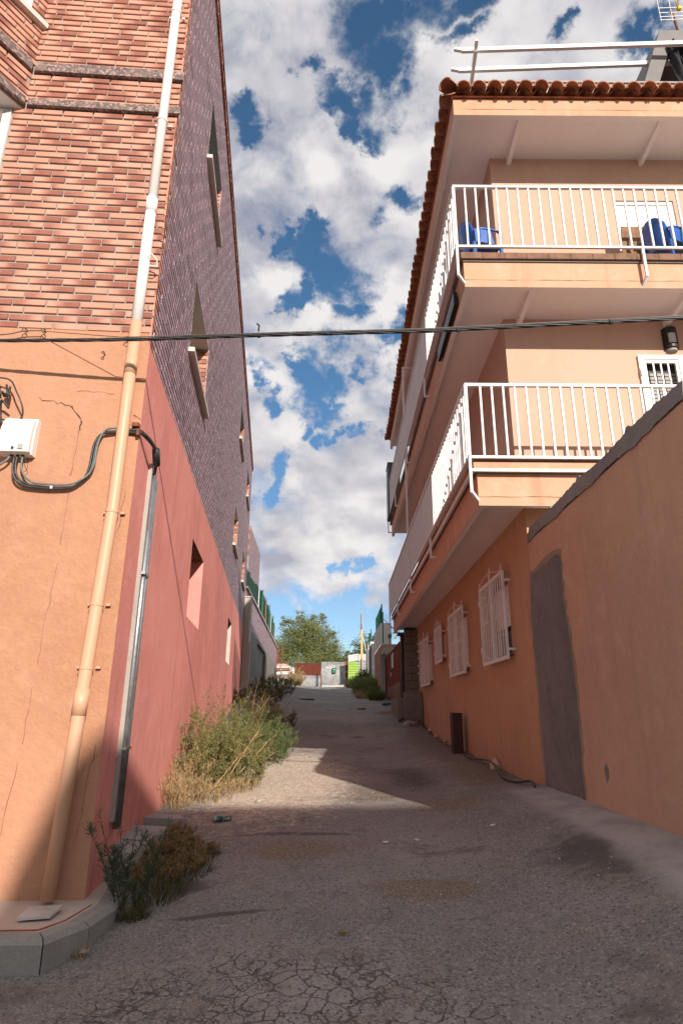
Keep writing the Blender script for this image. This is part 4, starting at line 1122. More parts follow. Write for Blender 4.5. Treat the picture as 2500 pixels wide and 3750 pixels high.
m.add(vs, fs); solo('black_tarp', m, 'black_cloth', 'black tarpaulin hanging in folds from the grey rooftop shelter', 'tarpaulin', None, True)
an = thing('tv_antenna', 'white grid television antenna on a rusty mast above the rooftop', 'antenna', (5.78, 7.9, 11.2))
m = MB(); m.tube([(6.02, 7.9, 10.9), (5.92, 7.9, 12.2)], .022, 10); obj('mast', m, 'rust', an)
m = MB()
for z in (11.62, 11.70, 11.80, 11.92): m.tube([(5.58, 7.75, z + .12), (6.4, 7.75, z + .17)], .007, 6)
for x in (5.34, 5.55, 5.85, 6.05): m.tube([(x + .25, 7.75, 11.72), (x + .25, 7.75, 12.25)], .007, 6)
obj('grid', m, 'white_paint', an)
m = MB(); m.box(5.92, 5.98, 7.72, 7.78, 12.0, 12.08); m.tube([(5.94, 7.74, 12.0), (5.8, 7.6, 11.98), (5.86, 7.6, 12.1), (5.94, 7.74, 12.05)], .008, 6); obj('dipole_box', m, 'yellow_paint', an)
m = MB(); m.box(5.93, 6.0, 7.86, 7.94, 11.54, 11.62); obj('mast_clamp', m, 'rust', an)
lamp = thing('wall_lamp', 'black half-round wall lamp with pale glass over the lower balcony', 'wall lamp', (4.47, YFR, 4.77))
def arc(r, a0, a1, n, cx, cy): return [(cx + r*cos(a0 + (a1-a0)*k/n), cy - r*sin(a0 + (a1-a0)*k/n)) for k in range(n + 1)]
for nm, mt, z0, z1, r, a0, a1 in (('shade', 'lamp_black', 4.98, 5.07, .10, 0, pi), ('shade', 'lamp_black', 4.76, 4.82, .10, 0, pi), ('glass', 'lamp_glass', 4.82, 4.98, .088, .9, 2.2), ('shade', 'lamp_black', 4.82, 4.98, .10, 2.2, pi), ('shade', 'lamp_black', 4.82, 4.98, .10, 0, .9)):
    pts = arc(r, a0, a1, 10, 4.475, YFR - .002); 
    if a1 - a0 < pi: pts = pts + [(4.475, YFR - .002)]
    m = MB(); m.prism([(x, y, z0) for x, y in pts], (0, 0, z1 - z0 - .001)); obj(nm, m, mt, lamp)
m = MB(); m.prism([(x, y, 4.72) for x, y in arc(.075, 0, pi, 10, 4.475, YFR - .002)], (0, 0, .039)); obj('base_cap', m, 'grey_paint', lamp)

# blue plastic chairs and table on the upper balcony
FL = 5.56
def chair(loc, rz, label):
    o = thing('plastic_chair', label, 'chair', (0, 0, 0), 'blue plastic chairs on the upper balcony')
    m = MB(); n = 6
    m.prism([(-.22, -.22, .42), (.22, -.22, .42), (.20, .22, .41), (-.20, .22, .41)], (0, 0, .025)); obj('seat', m, 'blue_plastic', o)
    m = MB(); vs = []
    for j in range(7):
        t = j / 6
        for i in range(9):
            u = i / 8 - .5; w = .46 - .05 * t
            z = .44 + t * (.46 - .16 * (2*abs(u))**3)
            vs.append((u * w, .20 + .10 * t - .07 * (2*abs(u))**2 * 1.0, z))
    vs2 = [(x, y + .014, z) for x, y, z in vs]
    fs = []
    for j in range(6):
        for i in range(8):
            a = j*9+i; fs.append((a, a+1, a+10, a+9)); fs.append((63+a+1, 63+a, 63+a+9, 63+a+10))
    for i in range(8): fs.append((54+i, 55+i, 63+55+i, 63+54+i))
    for j in range(6): fs.append((j*9, (j+1)*9, 63+(j+1)*9, 63+j*9)); fs.append(((j+1)*9+8, j*9+8, 63+j*9+8, 63+(j+1)*9+8))
    m.add(vs + vs2, fs); obj('backrest', m, 'blue_plastic', o, True)
    for s in (-1, 1):
        m = MB(); m.tube(smooth_path([(s*.25, -.20, .42), (s*.26, -.20, .60), (s*.26, -.12, .66), (s*.25, .10, .66), (s*.22, .22, .62)]), .018, 8); obj('armrest', m, 'blue_plastic', o, True)
        m = MB(); m.prism([(s*.235, -.10, .42), (s*.235, .20, .42), (s*.235, .21, .64), (s*.25, -.04, .645)], (s*.012, 0, 0)); obj('side_panel', m, 'blue_plastic', o)
        for fy in (-.21, .21):
            m = MB(); m.prism([(s*.20, fy - .025, .42), (s*.24, fy - .025, .42), (s*.26, fy*1.1 - .02, .0), (s*.235, fy*1.1 - .02, .0)], (0, .045, 0)); obj('leg', m, 'blue_plastic', o)
    o.location = loc; o.rotation_euler = (0, 0, rz); o.scale = (.9, .9, .9); return o
chair((1.86, 6.92, FL), radians(104), 'blue plastic armchair at the balcony corner behind the railing')
chair((4.36, 6.86, FL), radians(112), 'blue plastic armchair in front of the white shuttered window')
tb = thing('balcony_table', 'green topped table with pale legs beside the blue chair', 'table', (4.6, 7.1, FL))
m = MB(); m.box(4.12, 5.2, 6.95, 7.32, FL + .70, FL + .74); obj('table_top', m, 'green_plastic', tb)
for x in (4.2, 5.1):
    for y in (7.0, 7.27): m = MB(); m.box(x - .02, x + .02, y - .02, y + .02, FL, FL + .70); obj('leg', m, 'white_paint', tb)
m = MB(); m.prism([(3.90, 7.22, FL + .0), (3.90, 7.06, FL + 1.0), (4.22, 7.06, FL + 1.0), (4.22, 7.22, FL + .0)], (0, .02, 0)); solo('plywood', m, 'wood_brown', 'brown plywood sheet leaning under the shuttered window', 'plywood')
m = MB(); m.box(1.40, 1.76, 17.55, 18.2, 5.62, 7.28); m.box(1.385, 1.775, 17.53, 18.22, 7.28, 7.32); solo('storage_cabinet', m, 'slate_box', 'slate grey cabinet standing at the far end of the upper balcony', 'cabinet')
m = MB(); m.box(1.462, 1.512, 6.95, 8.35, 5.16, 5.36); solo('rolled_awning', m, 'lamp_black', 'long black rolled awning hung under the upper side railing', 'awning')

# ------------------------------------------------------------------ boundary wall
bw = thing('boundary_wall', 'terracotta plastered yard wall with rough grey cement top and patch', 'wall', (2.24, 5.2, -.7))
def coping_z(y): return 1.895 + (y - 3.48) * .004
m = MB(); m.box(XW, XW + .22, 3.48, 6.875, -1.7, 1.89); obj('plaster_wall', m, 'yard_orange', bw)
m = MB(); rr = random.Random(21); n = 90; top = []; bot = []
for i in range(n + 1):
    y = 3.465 + (6.872 - 3.465) * i / n
    t = 2.035 + .010*sin(y*5) + rr.uniform(-.006, .006) - (.045 if i > n - 2 else 0)
    if i in (20, 21, 47, 48, 69, 70): t += .030
    top.append((y, t)); bot.append((y, 1.892 + .012*sin(y*7 + 1) + rr.uniform(-.008, .008)))
for i in range(n):
    (ya, ta), (yb, tb_) = top[i], top[i+1]; ba, bb = bot[i][1], bot[i+1][1]
    x0, x1 = XW - .012, XW + .232
    m.add([(x0, ya, ba), (x0, yb, bb), (x0+.012, yb, tb_), (x0+.012, ya, ta), (x1, ya, ba), (x1, yb, bb), (x1-.01, yb, tb_-.012), (x1-.01, ya, ta-.012)], [(0, 3, 2, 1), (3, 7, 6, 2), (4, 5, 6, 7), (0, 1, 5, 4)])
m.add([(XW-.012, 3.465, bot[0][1]), (XW+.232, 3.465, bot[0][1]), (XW+.222, 3.465, top[0][1]-.012), (XW, 3.465, top[0][1])], [(0, 1, 2, 3)])
m.add([(XW-.012, 6.872, bot[-1][1]), (XW+.232, 6.872, bot[-1][1]), (XW+.222, 6.872, top[-1][1]-.012), (XW, 6.872, top[-1][1])], [(3, 2, 1, 0)])
obj('cement_coping', m, 'cap_cement', bw)
def patch(name, outline, mt, th=.006, jit=.012, sub=6, seed=1):
    rr = random.Random(seed); pts = []
    for i in range(len(outline)):
        (ya, za), (yb, zb) = outline[i], outline[(i+1) % len(outline)]
        for k in range(sub):
            t = k / sub; j = 0 if k == 0 else jit
            pts.append((ya + (yb-ya)*t + rr.uniform(-j, j), za + (zb-za)*t + rr.uniform(-j, j)))
    m = MB(); m.prism([(XW - th, y, z) for y, z in pts], (th + .0, 0, 0)); return m
OUT = [(6.86, 1.50), (6.04, 1.53), (5.90, 1.49), (5.94, 1.13), (5.90, .87), (5.86, .53), (5.85, .15), (5.87, -.21), (5.91, -.52), (5.9, -.9), (6.93, -.9), (6.955, -.375), (6.97, -.07), (6.95, .30), (6.965, .69), (6.97, 1.05)]
plaster('cement_smear', (.33, .235, .175), (.27, .20, .155), (.40, .27, .19), 40, .45, .9, .012, .3)
OUT2 = [(y + (.07 if y > 6.4 else -.05) + .0, z + (.05 if z > 1.2 else 0)) for y, z in OUT]
obj('cement_smear', patch('p', OUT2, 'cement', .003, .03, 5, 6), 'cement_smear', bw, label='faint smear of thin cement round the patch')
obj('cement_patch', patch('p', OUT, 'cement', .007, .016), 'cement', bw, label='tall grey cement patch over the wall joint')
obj('cement_patch', patch('p', [(5.365, -.36), (5.40, -.39), (5.40, -.45), (5.375, -.51), (5.34, -.46), (5.33, -.40)], 'cement', .004, .006, 4, 3), 'cement', bw)
# house corner sliver and cable entry block at the base of the right wall
# steel post and cable along the wall
m = MB(); m.box(1.90, 1.93, 11.02, 11.30, -.75, .04); m.box(1.93, 2.06, 11.02, 11.05, -.75, .035); m.box(1.93, 2.06, 11.27, 11.30, -.75, .035); solo('steel_post', m, 'dark_steel', 'dark reddish steel channel post standing against the orange wall', 'post')
pts = [(2.06, 17.2, .35), (2.0, 16.9, -.05), (2.05, 16.4, -.22), (2.07, 15, -.40), (2.06, 13.2, -.52), (2.08, 12.0, -.57), (2.02, 10.8, -.60), (1.98, 10.0, -.62), (2.05, 9.2, -.60), (2.02, 8.5, -.66), (1.93, 7.9, -.70), (1.94, 7.4, -.70), (2.0, 7.05, -.66), (1.99, 6.85, -.72)]
m = MB(); m.tube(smooth_path([(x, y, z + .008) for x, y, z in pts]), .014, 8); solo('black_hose', m, 'cable_black', 'black hose lying along the foot of the orange wall', 'hose', None, True)
m = MB(); m.tube(smooth_path([(1.78, 17.3, .42), (1.74, 17.15, .30), (1.76, 17.0, -.05), (1.86, 16.9, -.25)]), .022, 8); m.tube(smooth_path([(1.9, 17.3, .42), (1.84, 17.1, .1), (1.62, 16.9, -.1), (1.5, 16.8, -.17)]), .020, 8); solo('loose_cables', m, 'cable_black', 'loose black cables dangling over the concrete plinth by the block wall', 'cable', None, True)
PL = 'plaster lumps along the wall foot'
for i, (y, z, r, lab) in enumerate(((8.95, -.66, .11, 'peach plaster dab that holds the black hose, biggest and nearest'), (12.2, -.60, .06, 'peach plaster dab just beyond the steel post'), (13.2, -.53, .07, 'peach plaster dab between the steel post and the far window'), (14.3, -.47, .08, 'peach plaster dab beneath the small grilled window'), (15.4, -.38, .09, 'peach plaster dab beneath the farthest grilled window'))):
    m = MB(); m.blob((2.09, y, z), r, 8, 5, .3, (.6, 1.1, 1), i); solo('plaster_lump', m, 'peach_plaster', lab, 'plaster lump', PL)

# ================================================================== FURTHER UP THE ALLEY, RIGHT SIDE
blk = thing('block_wall', 'dark weathered concrete block wall beside the red metal gate', 'wall', (1.95, 17.6, -.2))
m = MB(); m.box(1.79, 2.13, 17.53, 17.8, -.6, 2.30); obj('mortar_core', m, 'dark_mortar', blk)
bm = [to_mesh('concrete_block', (lambda q: (q.box(-.5*w, .5*w, 0, .05, 0, .185), q)[1])(MB()), 'dark_concrete') for w in (.375, .18)]
z = -.5; k = 0
while z < 2.2:
    if k % 2 == 0: inst('concrete_block', bm[0], (1.962, 17.50 + rr.uniform(-.004, .004), z), blk)
    else:
        for x in (1.864, 2.058): inst('concrete_block', bm[1], (x, 17.50 + rr.uniform(-.004, .004), z), blk)
    z += .198; k += 1
m = MB(); y = 17.6
sb_ = to_mesh('concrete_block', (lambda q: (q.box(-.03, 0, 0, .37, 0, .185), q)[1])(MB()), 'dark_concrete')
m = MB(); vs = [(1.52, 17.02), (2.12, 17.0), (2.12, 19.0), (1.50, 19.0)]
m.prism([(x, y, -.6) for x, y in vs], (0, 0, 1.02)); m.prism([(1.68, 16.75, -.6), (2.12, 16.72, -.6), (2.12, 16.99, -.6), (1.66, 16.99, -.6)], (0, 0, 1.16)); solo('concrete_plinth', m, 'dark_concrete', 'rough concrete plinth and step below the red gate', 'plinth')
rg = thing('red_gate', 'dark red ribbed sheet metal gate with two leaves', 'gate', (1.8, 22, .5))
def sheet_leaf(y0, y1, x, z0, z1, pitch=.19, dep=.018):
    m = MB(); y = y0; pts = []
    while y < y1 - 1e-3:
        for dy, d in ((0, 0), (.6, 0), (.68, dep), (.92, dep)): 
            if y + dy*pitch < y1: pts.append((y + dy*pitch, d))
        y += pitch
    pts.append((y1, 0))
    for (a, da), (b, db) in zip(pts, pts[1:]): m.quad((x - da, a, z0), (x - da, a, z1), (x - db, b, z1), (x - db, b, z0))
    return m
for (y0, y1) in ((19.05, 22.3), (22.4, 25.7)):
    lf = obj('gate_leaf', sheet_leaf(y0, y1, 1.80, .95, 2.06), 'red_sheet', rg)
    m = MB(); m.box(1.79, 1.812, y0, y1, .50, .948); obj('kick_plate', m, 'brown_sheet', lf)
    m = MB(); m.box(1.77, 1.83, y0 - .04, y0 + .03, .48, 2.10); m.box(1.77, 1.83, y0 + .03, y1, 2.062, 2.10); obj('gate_frame', m, 'rust', lf)
m = MB(); m.box(1.755, 1.775, 22.26, 22.40, 1.25, 1.40); obj('lock', m, 'galvanised', rg)
m = MB(); m.box(1.79, 1.90, 18.72, 18.98, .42, 2.25); obj('gate_post', m, 'dark_steel', rg)
m = MB(); m.box(1.70, 1.95, 18.6, 19.0, 2.25, 2.32); solo('dark_beam_stub', m, 'dark_steel', 'dark rusty steel beam stub over the red gate hinge', 'beam')
m = MB(); m.box(1.765, 1.772, 21.25, 22.05, 1.50, 1.98); solo('paper_notice', m, 'paper', 'white paper notice fixed to the red gate', 'notice')
gp = thing('gate_pillar', 'pale concrete gate pillar with a fibre cement sheet laid on top', 'pillar', (1.66, 25.95, .5))
m = MB(); m.box(1.58, 1.76, 25.0, 25.3, .3, 2.24); obj('pillar', m, 'concrete', gp)
m = MB(); n = 24; vs = []
for i in range(n + 1):
    x = 1.50 + .62 * i / n
    for (y, zz) in ((24.7, 2.27), (25.35, 2.34)): vs.append((x, y, zz + .035*sin(i*1.05)))
m.add(vs, [(2*i, 2*i+2, 2*i+3, 2*i+1) for i in range(n)]); obj('corrugated_sheet', m, 'concrete', gp)
m = MB(); m.box(1.68, 2.6, 25.4, 25.7, 1.8, 2.62); m.box(1.66, 2.6, 25.37, 25.73, 2.622, 2.69); solo('cornice_wall', m, 'cornice_tan', 'low tan wall with a flat cap behind the red gate pillar', 'wall')
fl = thing('floodlight', 'square grey floodlight on a short mossy pole above the red gate', 'floodlight', (1.92, 24.6, 2.0))
m = MB(); m.tube([(1.925, 24.6, 1.9), (1.925, 24.6, 2.86)], .03, 10); obj('pole', m, 'wood_grey', fl)
m = MB(); m.box(1.855, 1.995, 24.52, 24.66, 2.862, 2.985); obj('lamp_head', m, 'slate_box', fl)
lw = thing('long_wall', 'long wall, white above and salmon below, carrying the green wire fence', 'wall', (1.75, 28.5, 1.2))
m = MB(); m.add([(1.675, 26.0, .6), (1.675, 31.2, 1.2), (1.675, 31.2, 2.80), (1.675, 26.0, 2.74), (2.3, 26.0, .6), (2.3, 26.0, 2.74), (2.3, 31.2, 1.2), (2.3, 31.2, 2.8)], [(0, 3, 2, 1), (0, 4, 5, 3), (1, 2, 7, 6)]); obj('lower_wall', m, 'salmon_wall', lw)
m = MB(); m.add([(1.665, 25.99, 2.742), (1.665, 31.21, 2.802), (1.665, 31.21, 3.80), (1.665, 25.99, 3.62), (2.1, 25.99, 2.742), (2.1, 25.99, 3.62), (2.1, 31.21, 2.802), (2.1, 31.21, 3.8)], [(0, 3, 2, 1), (0, 4, 5, 3), (3, 5, 7, 2), (1, 2, 7, 6)]); obj('upper_wall', m, 'white_plaster', lw)
gf = thing('green_fence', 'green wire mesh fence on posts over the white and salmon wall', 'fence', (1.72, 28, 3.6))
for (y, z0, z1, x) in ((26.1, 3.62, 4.42, 1.72), (28.1, 3.69, 4.45, 1.73), (30.8, 3.79, 4.52, 1.75), (25.2, 2.7, 3.95, 1.70)):
    m = MB(); m.tube([(x, y, z0), (x, y, z1)], .028, 8); obj('fence_post', m, 'green_fence', gf)
m = MB()
def mesh_panel(m, a, b, h, step, r):
    a, b = Vector(a), Vector(b); L = (b - a).length; d = (b - a) / L; n = int((L + h) / step)
    for s in (0, 1):
        for i in range(n + 1):
            t0 = i * step - h
            if s == 0: p, q = (t0, 0), (t0 + h, h)
            else: p, q = (t0, h), (t0 + h, 0)
            # clip
            (pa, pz), (qa, qz) = p, q
            if qa < 0 or pa > L: continue
            if pa < 0: f = -pa/(qa-pa); pz = pz + (qz-pz)*f; pa = 0
            if qa > L: f = (L-pa)/(qa-pa); qz = pz + (qz-pz)*f; qa = L
            m.tube([a + d*pa + Z*pz, a + d*qa + Z*qz], r, 3, False)
mesh_panel(m, (1.72, 26.1, 3.64), (1.75, 30.8, 3.80), .74, .10, .005); obj('wire_mesh', m, 'green_fence', gf)
cl = thing('wire_fence', 'grey chain link fence with slanting struts behind the peach house', 'fence', (2.2, 24.5, 2.8))
m = MB(); mesh_panel(m, (1.75, 25.2, 2.86), (2.9, 25.2, 2.86), 1.0, .09, .004); obj('wire_mesh', m, 'galvanised', cl)
m = MB(); m.tube([(1.95, 25.1, 3.10), (2.6, 25.1, 3.10)], .015, 6); m.tube([(1.74, 25.15, 3.65), (2.45, 25.15, 2.95)], .016, 6); m.tube([(2.15, 25.12, 2.86), (2.45, 25.12, 3.35)], .012, 6); obj('strut', m, 'grey_pole', cl)
m = MB(); m.box(1.62, 1.80, 33.0, 36.6, 1.2, 3.52); solo('dark_wall', m, 'dark_wall', 'dark grey wall end beyond the salmon wall', 'wall')
sw = thing('white_wall', 'short white plastered wall with a bright cap block by the yellow pole', 'wall', (1.72, 38, 1.8))
m = MB(); m.box(1.64, 1.85, 37.4, 41.0, 1.3, 3.92); obj('wall', m, 'white_plaster', sw)
m = MB(); m.box(1.755, 1.97, 37.2, 37.38, 3.80, 4.08); obj('cap_block', m, 'bright_stone', sw)
fp = thing('fence_posts', 'cluster of tall green fence posts with mesh behind the white wall', 'fence', (1.7, 38, 3.8))
for (x, y, z1) in ((1.83, 37.7, 4.88), (1.74, 38.0, 4.68), (1.80, 38.6, 4.75)): m = MB(); m.tube([(x, y, 3.6), (x, y, z1)], .03, 8); obj('fence_post', m, 'green_fence', fp)
m = MB(); mesh_panel(m, (1.74, 38.0, 3.95), (1.83, 37.7, 3.95), .7, .06, .006); obj('wire_mesh', m, 'green_fence', fp)
# yellow marker pole lashed to a grey utility pole
up = thing('yellow_pole', 'yellow pole with grey upper tube and cables at the alley bend', 'pole', (1.36, 42, 1.85))
m = MB(); m.tube([(1.345, 42, 1.75), (1.40, 42, 5.42)], .045, 10); obj('pole', m, 'yellow_paint', up)
m = MB(); m.tube([(1.43, 42.1, 1.75), (1.47, 42.1, 6.5)], .055, 10); obj('rear_tube', m, 'grey_pole', up)
m = MB(); m.tube([(1.41, 42, 5.43), (1.44, 42, 6.48)], .035, 8); obj('upper_tube', m, 'galvanised', up)
m = MB(); m.tube(smooth_path([(1.36, 41.95, 5.4), (1.33, 41.95, 5.6), (1.36, 41.95, 6.1), (1.38, 41.95, 6.4)]), .014, 6); m.box(1.37, 1.43, 41.9, 41.96, 5.45, 5.75); m.box(1.33, 1.37, 41.9, 41.96, 5.35, 5.48); obj('cable', m, 'cable_black', up)
m = MB(); m.tube([(1.30, 42, 6.50), (1.54, 42, 6.46)], .012, 6); m.tube([(1.46, 42, 6.45), (1.455, 42, 6.66)], .015, 6); obj('insulator', m, 'grey_pole', up)
m = MB(); m.tube([(1.52, 42.2, 4.95), (1.70, 42.2, 3.95)], .018, 6); obj('stay', m, 'white_paint', up)
# far gate
fg = thing('corrugated_gate', 'patched corrugated metal gate, rust red beside grey sheets, closing the alley', 'gate', (-1.4, 50, 2.0))
def corr(x0, x1, y, z0, z1, pitch=.075, dep=.02):
    m = MB(); n = int((z1 - z0) / (pitch / 4)); 
    for i in range(n):
        za, zb = z0 + (z1-z0)*i/n, z0 + (z1-z0)*(i+1)/n
        da, db = dep*sin(2*pi*(za-z0)/pitch), dep*sin(2*pi*(zb-z0)/pitch)
        m.quad((x0, y+da, za), (x1, y+da, za), (x1, y+db, zb), (x0, y+db, zb))
    return m
obj('rust_sheet', corr(-3.55, -1.50, 50, 2.83, 3.79), 'rust_sheet', fg, True); obj('grey_sheet', corr(-3.22, -1.47, 49.97, 1.98, 2.86), 'zinc_sheet', fg, True); obj('grey_sheet', corr(-1.47, .38, 49.93, 2.12, 3.90), 'zinc_sheet', fg, True)
m = MB(); m.box(-1.49, -1.43, 49.88, 49.95, 2.05, 2.88); obj('latch_post', m, 'rust', fg)
m = MB(); m.box(.385, .62, 49.9, 50.05, 2.1, 3.93); obj('gate_post', m, 'rust_sheet', fg)
m = MB(); m.box(.62, .66, 49.86, 50.05, 2.1, 3.93); obj('gate_post', m, 'rust', fg)
m = MB(); m.add([(-3.3, 49.2, 1.86), (.5, 49.2, 2.15), (.5, 49.9, 2.17), (-3.3, 49.9, 1.90), (-3.3, 49.2, 1.5), (.5, 49.2, 1.5)], [(0, 1, 2, 3), (4, 5, 1, 0)]); obj('threshold', m, 'pale_concrete', fg)
tc = bpy.data.curves.new('painted_number', 'FONT'); tc.body = '217'; tc.size = .30; tc.extrude = .002; tc.offset = .012; tc.shear = .25
to = bpy.data.objects.new('tmp_text', tc); COL.objects.link(to); bpy.context.view_layer.update()
tm = bpy.data.meshes.new_from_object(to.evaluated_get(bpy.context.evaluated_depsgraph_get())); bpy.data.objects.remove(to)
tm.materials.clear(); tm.materials.append(MATS['white_slat'])
tn = bpy.data.objects.new('painted_number', tm); COL.objects.link(tn); tn.parent = fg; tn.rotation_euler = (pi/2, radians(-6), 0)
tn.location = (-.87 + 1.4, 49.902 - 50, 3.36 - 2.0); tn.location.x = -.87 - (-1.4)
m = MB(); m.prism([(-1.14, 49.902, 3.38), (-.98, 49.902, 3.40), (-.93, 49.902, 3.45), (-.90, 49.902, 3.40), (-.84, 49.902, 3.42), (-.90, 49.902, 3.51), (-1.12, 49.902, 3.50)], (0, .004, 0)); obj('paint_patch', m, 'white_slat', fg)
mbx = thing('mailbox', 'green mailbox hung on the grey corrugated gate', 'mailbox', (-.46, 49.85, 3.05))
m = MB(); m.prism([(-.60, 49.70, 3.05), (-.60, 49.89, 3.05), (-.60, 49.89, 3.42), (-.60, 49.80, 3.42), (-.60, 49.70, 3.34)], (.28, 0, 0)); obj('box', m, 'mail_green', mbx)
m = MB(); m.box(-.50, -.41, 49.693, 49.699, 3.28, 3.32); obj('name_plate', m, 'paper', mbx)
lg = thing('lime_gate', 'lime green sheet metal gate with white slats on top', 'gate', (.98, 48, 2.1))
obj('sheet', corr(.60, 1.35, 48.4, 1.9, 3.80, .18, .012), 'lime_sheet', lg, True)
for k in range(4): m = MB(); m.obox((.60, 48.36, 3.78 + k*.128), (.745, 0, .12), (0, .03, 0), (0, 0, .112)); obj('slat', m, 'white_slat', lg)
gd = thing('grey_gate', 'plain grey sheet gate with white slats behind the yellow pole', 'gate', (1.7, 48, 2.1))
obj('sheet', corr(1.37, 2.05, 48.42, 1.9, 3.84, .2, .012), 'grey_door', gd, True)
for k in range(4): m = MB(); m.obox((1.375, 48.37, 3.86 + k*.125), (.66, 0, .035), (0, .03, 0), (0, 0, .108)); obj('slat', m, 'white_slat', gd)

# ================================================================== FURTHER UP THE ALLEY, LEFT SIDE
RXY = lambda y: -2.34 - .045 * y
def pr(y, z, d): return Vector((RXY(y) - d, y, z))        # retaining wall plane, d inward
rw = thing('retaining_wall', 'concrete retaining wall with tiled band and coping beyond the tiled house', 'wall', (-3.3, 21.6, .5))
NR = Vector((1, .045, 0)).normalized(); DR = Vector((-.045, 1, 0)).normalized()
NICHE = (27.0, 32.0, .2, 2.88)
m = MB(); wall_grid(m, pr, 21.5, 43.0, -.5, 3.02, [NICHE]); reveal(m, pr, NICHE, .10); back(m, pr, NICHE, .10); obj('concrete_wall', m, 'shaded_concrete', rw)
m = MB(); m.obox(pr(31.6, .2, -.01), DR*.25, NR*.02, Z*2.65); obj('rust_strip', m, 'rust', rw)
m = MB(); m.quad(pr(21.5, 3.02, .012), pr(43, 3.02, .012), pr(43, 4.17, .012), pr(21.5, 4.17, .012)); obj('joint_bed', m, 'dark_mortar', rw)
m = MB(); z = 3.03; k = 0
while z < 4.13:
    y = 21.52 - (.21 if k % 2 else 0)
    while y < 43: 
        a = max(y, 21.5); slip(m, pr(a, z, 0), DR, Z, NR, y + .39 - a, .078, .011, rb.random(), .002); y += .41
    z += .088; k += 1
obj('glazed_brick', m, 'glazed_brick', rw, kind='stuff')
m = MB(); m.obox(pr(21.4, 4.17, .25), DR*21.7, NR*.32, Z*.06); obj('coping', m, 'bright_stone', rw)
m = MB(); m.quad(pr(43, -.5, 0), pr(43, -.5, .3), pr(43, 4.17, .3), pr(43, 4.17, 0)); obj('wall_end', m, 'concrete', rw)
m = MB(); m.prism([(-3.24, 20.95, -.3), (-2.99, 20.95, -.3), (-3.05, 21.49, -.3), (-3.30, 21.49, -.3)], (0, 0, 2.55)); m.prism([(-3.25, 20.95, 2.25), (-3.045, 20.95, 2.25), (-3.06, 21.49, 2.25), (-3.30, 21.49, 2.25)], (0, 0, 1.49)); m.prism([(-3.27, 20.92, 3.742), (-3.02, 20.92, 3.742), (-3.04, 21.52, 3.742), (-3.30, 21.52, 3.742)], (0, 0, .045)); solo('pier', m, 'pale_concrete', 'pale concrete pier where the tiled house meets the retaining wall', 'pier')
sh_ = thing('shade_fence', 'dark green shade net fence on steel posts above the retaining wall coping', 'fence', (-3.6, 28, 4.2))
m = MB(); vs = []; N = 160; rows = 8
tops = [(21.55, 5.24), (22.0, 5.27), (23.1, 5.10), (24.7, 5.12), (27, 5.36), (29, 5.55), (31, 5.60), (34, 5.64), (37, 5.58), (40.5, 5.5)]
for j in range(rows + 1):
    for i in range(N + 1):
        y = 21.55 + 19 * i / N; zt = lerp_tab(tops, y) + .02*sin(y*6); z = 4.235 + (zt - 4.235) * j / rows
        vs.append(pr(y, z, .12 + .025*sin(y*4.1 + j*.4) + .015*sin(y*11)))
m.add(vs, [(j*(N+1)+i, j*(N+1)+i+1, (j+1)*(N+1)+i+1, (j+1)*(N+1)+i) for j in range(rows) for i in range(N)]); obj('shade_net', m, 'shade_net', sh_, True)
for (y, zt, mt) in ((21.6, 5.35, 'white_paint'), (27.3, 5.36, 'galvanised'), (29.4, 5.62, 'green_fence'), (31.8, 5.68, 'wood_brown'), (34.5, 5.74, 'green_fence'), (36.0, 5.44, 'galvanised'), (38.0, 5.68, 'green_fence'), (39.3, 5.32, 'rust')):
    m = MB(); m.tube([pr(y, 4.235, .06), pr(y, zt, .06)], .032, 8); obj('fence_post', m, mt, sh_)
sb2 = thing('tiled_block', 'lower purple tiled block set behind the green shade net', 'building', (-3.8, 26, 3.3))
m = MB(); 
def ps(y, z, d): return Vector((-3.66 - .04*(y-24) - d, y, z))
wall_grid(m, ps, 24, 28.6, 3.2, 7.22, []); m.quad(ps(28.6, 3.2, 0), ps(28.6, 3.2, 3), ps(28.6, 7.22, 3), ps(28.6, 7.22, 0)); m.quad(ps(24, 7.22, 0), ps(28.6, 7.22, 0), ps(28.6, 7.22, 3), ps(24, 7.22, 3)); m.quad(ps(24, 3.2, 0), ps(24, 3.2, 3), ps(24, 7.22, 3), ps(24, 7.22, 0)); obj('wall', m, 'dark_mortar', sb2)
m = MB(); z = 3.3; k = 0; DS = Vector((-.04, 1, 0)).normalized(); NS = Vector((1, .04, 0)).normalized()
while z < 7.16:
    y = 24.02 - (.13 if k % 2 else 0)
    while y < 28.55: a = max(y, 24.01); slip(m, ps(a, z, -.012), DS, Z, NS, y + .25 - a, .05, .012, rb.random(), .002); y += .262
    z += .062; k += 1
obj('glazed_brick', m, 'glazed_brick', sb2, kind='stuff')
z = 5.95; qb = []
for k in range(2):
    mm = MB(); slip(mm, Vector((0, 0, 0)), Vector((1, 0, 0)), Z, Vector((0, -1, 0)), .12, .055, .05, rb.random()); qb.append(to_mesh('brick', mm, 'brick'))
while z < 7.16: inst('brick', qb[int(z*100) % 2], (-3.785, 23.945, z), sb2); z += .063
m = MB(); m.box(-3.82, -3.66, 23.93, 23.99, 3.3, 5.94); obj('corner_post', m, 'concrete', sb2)
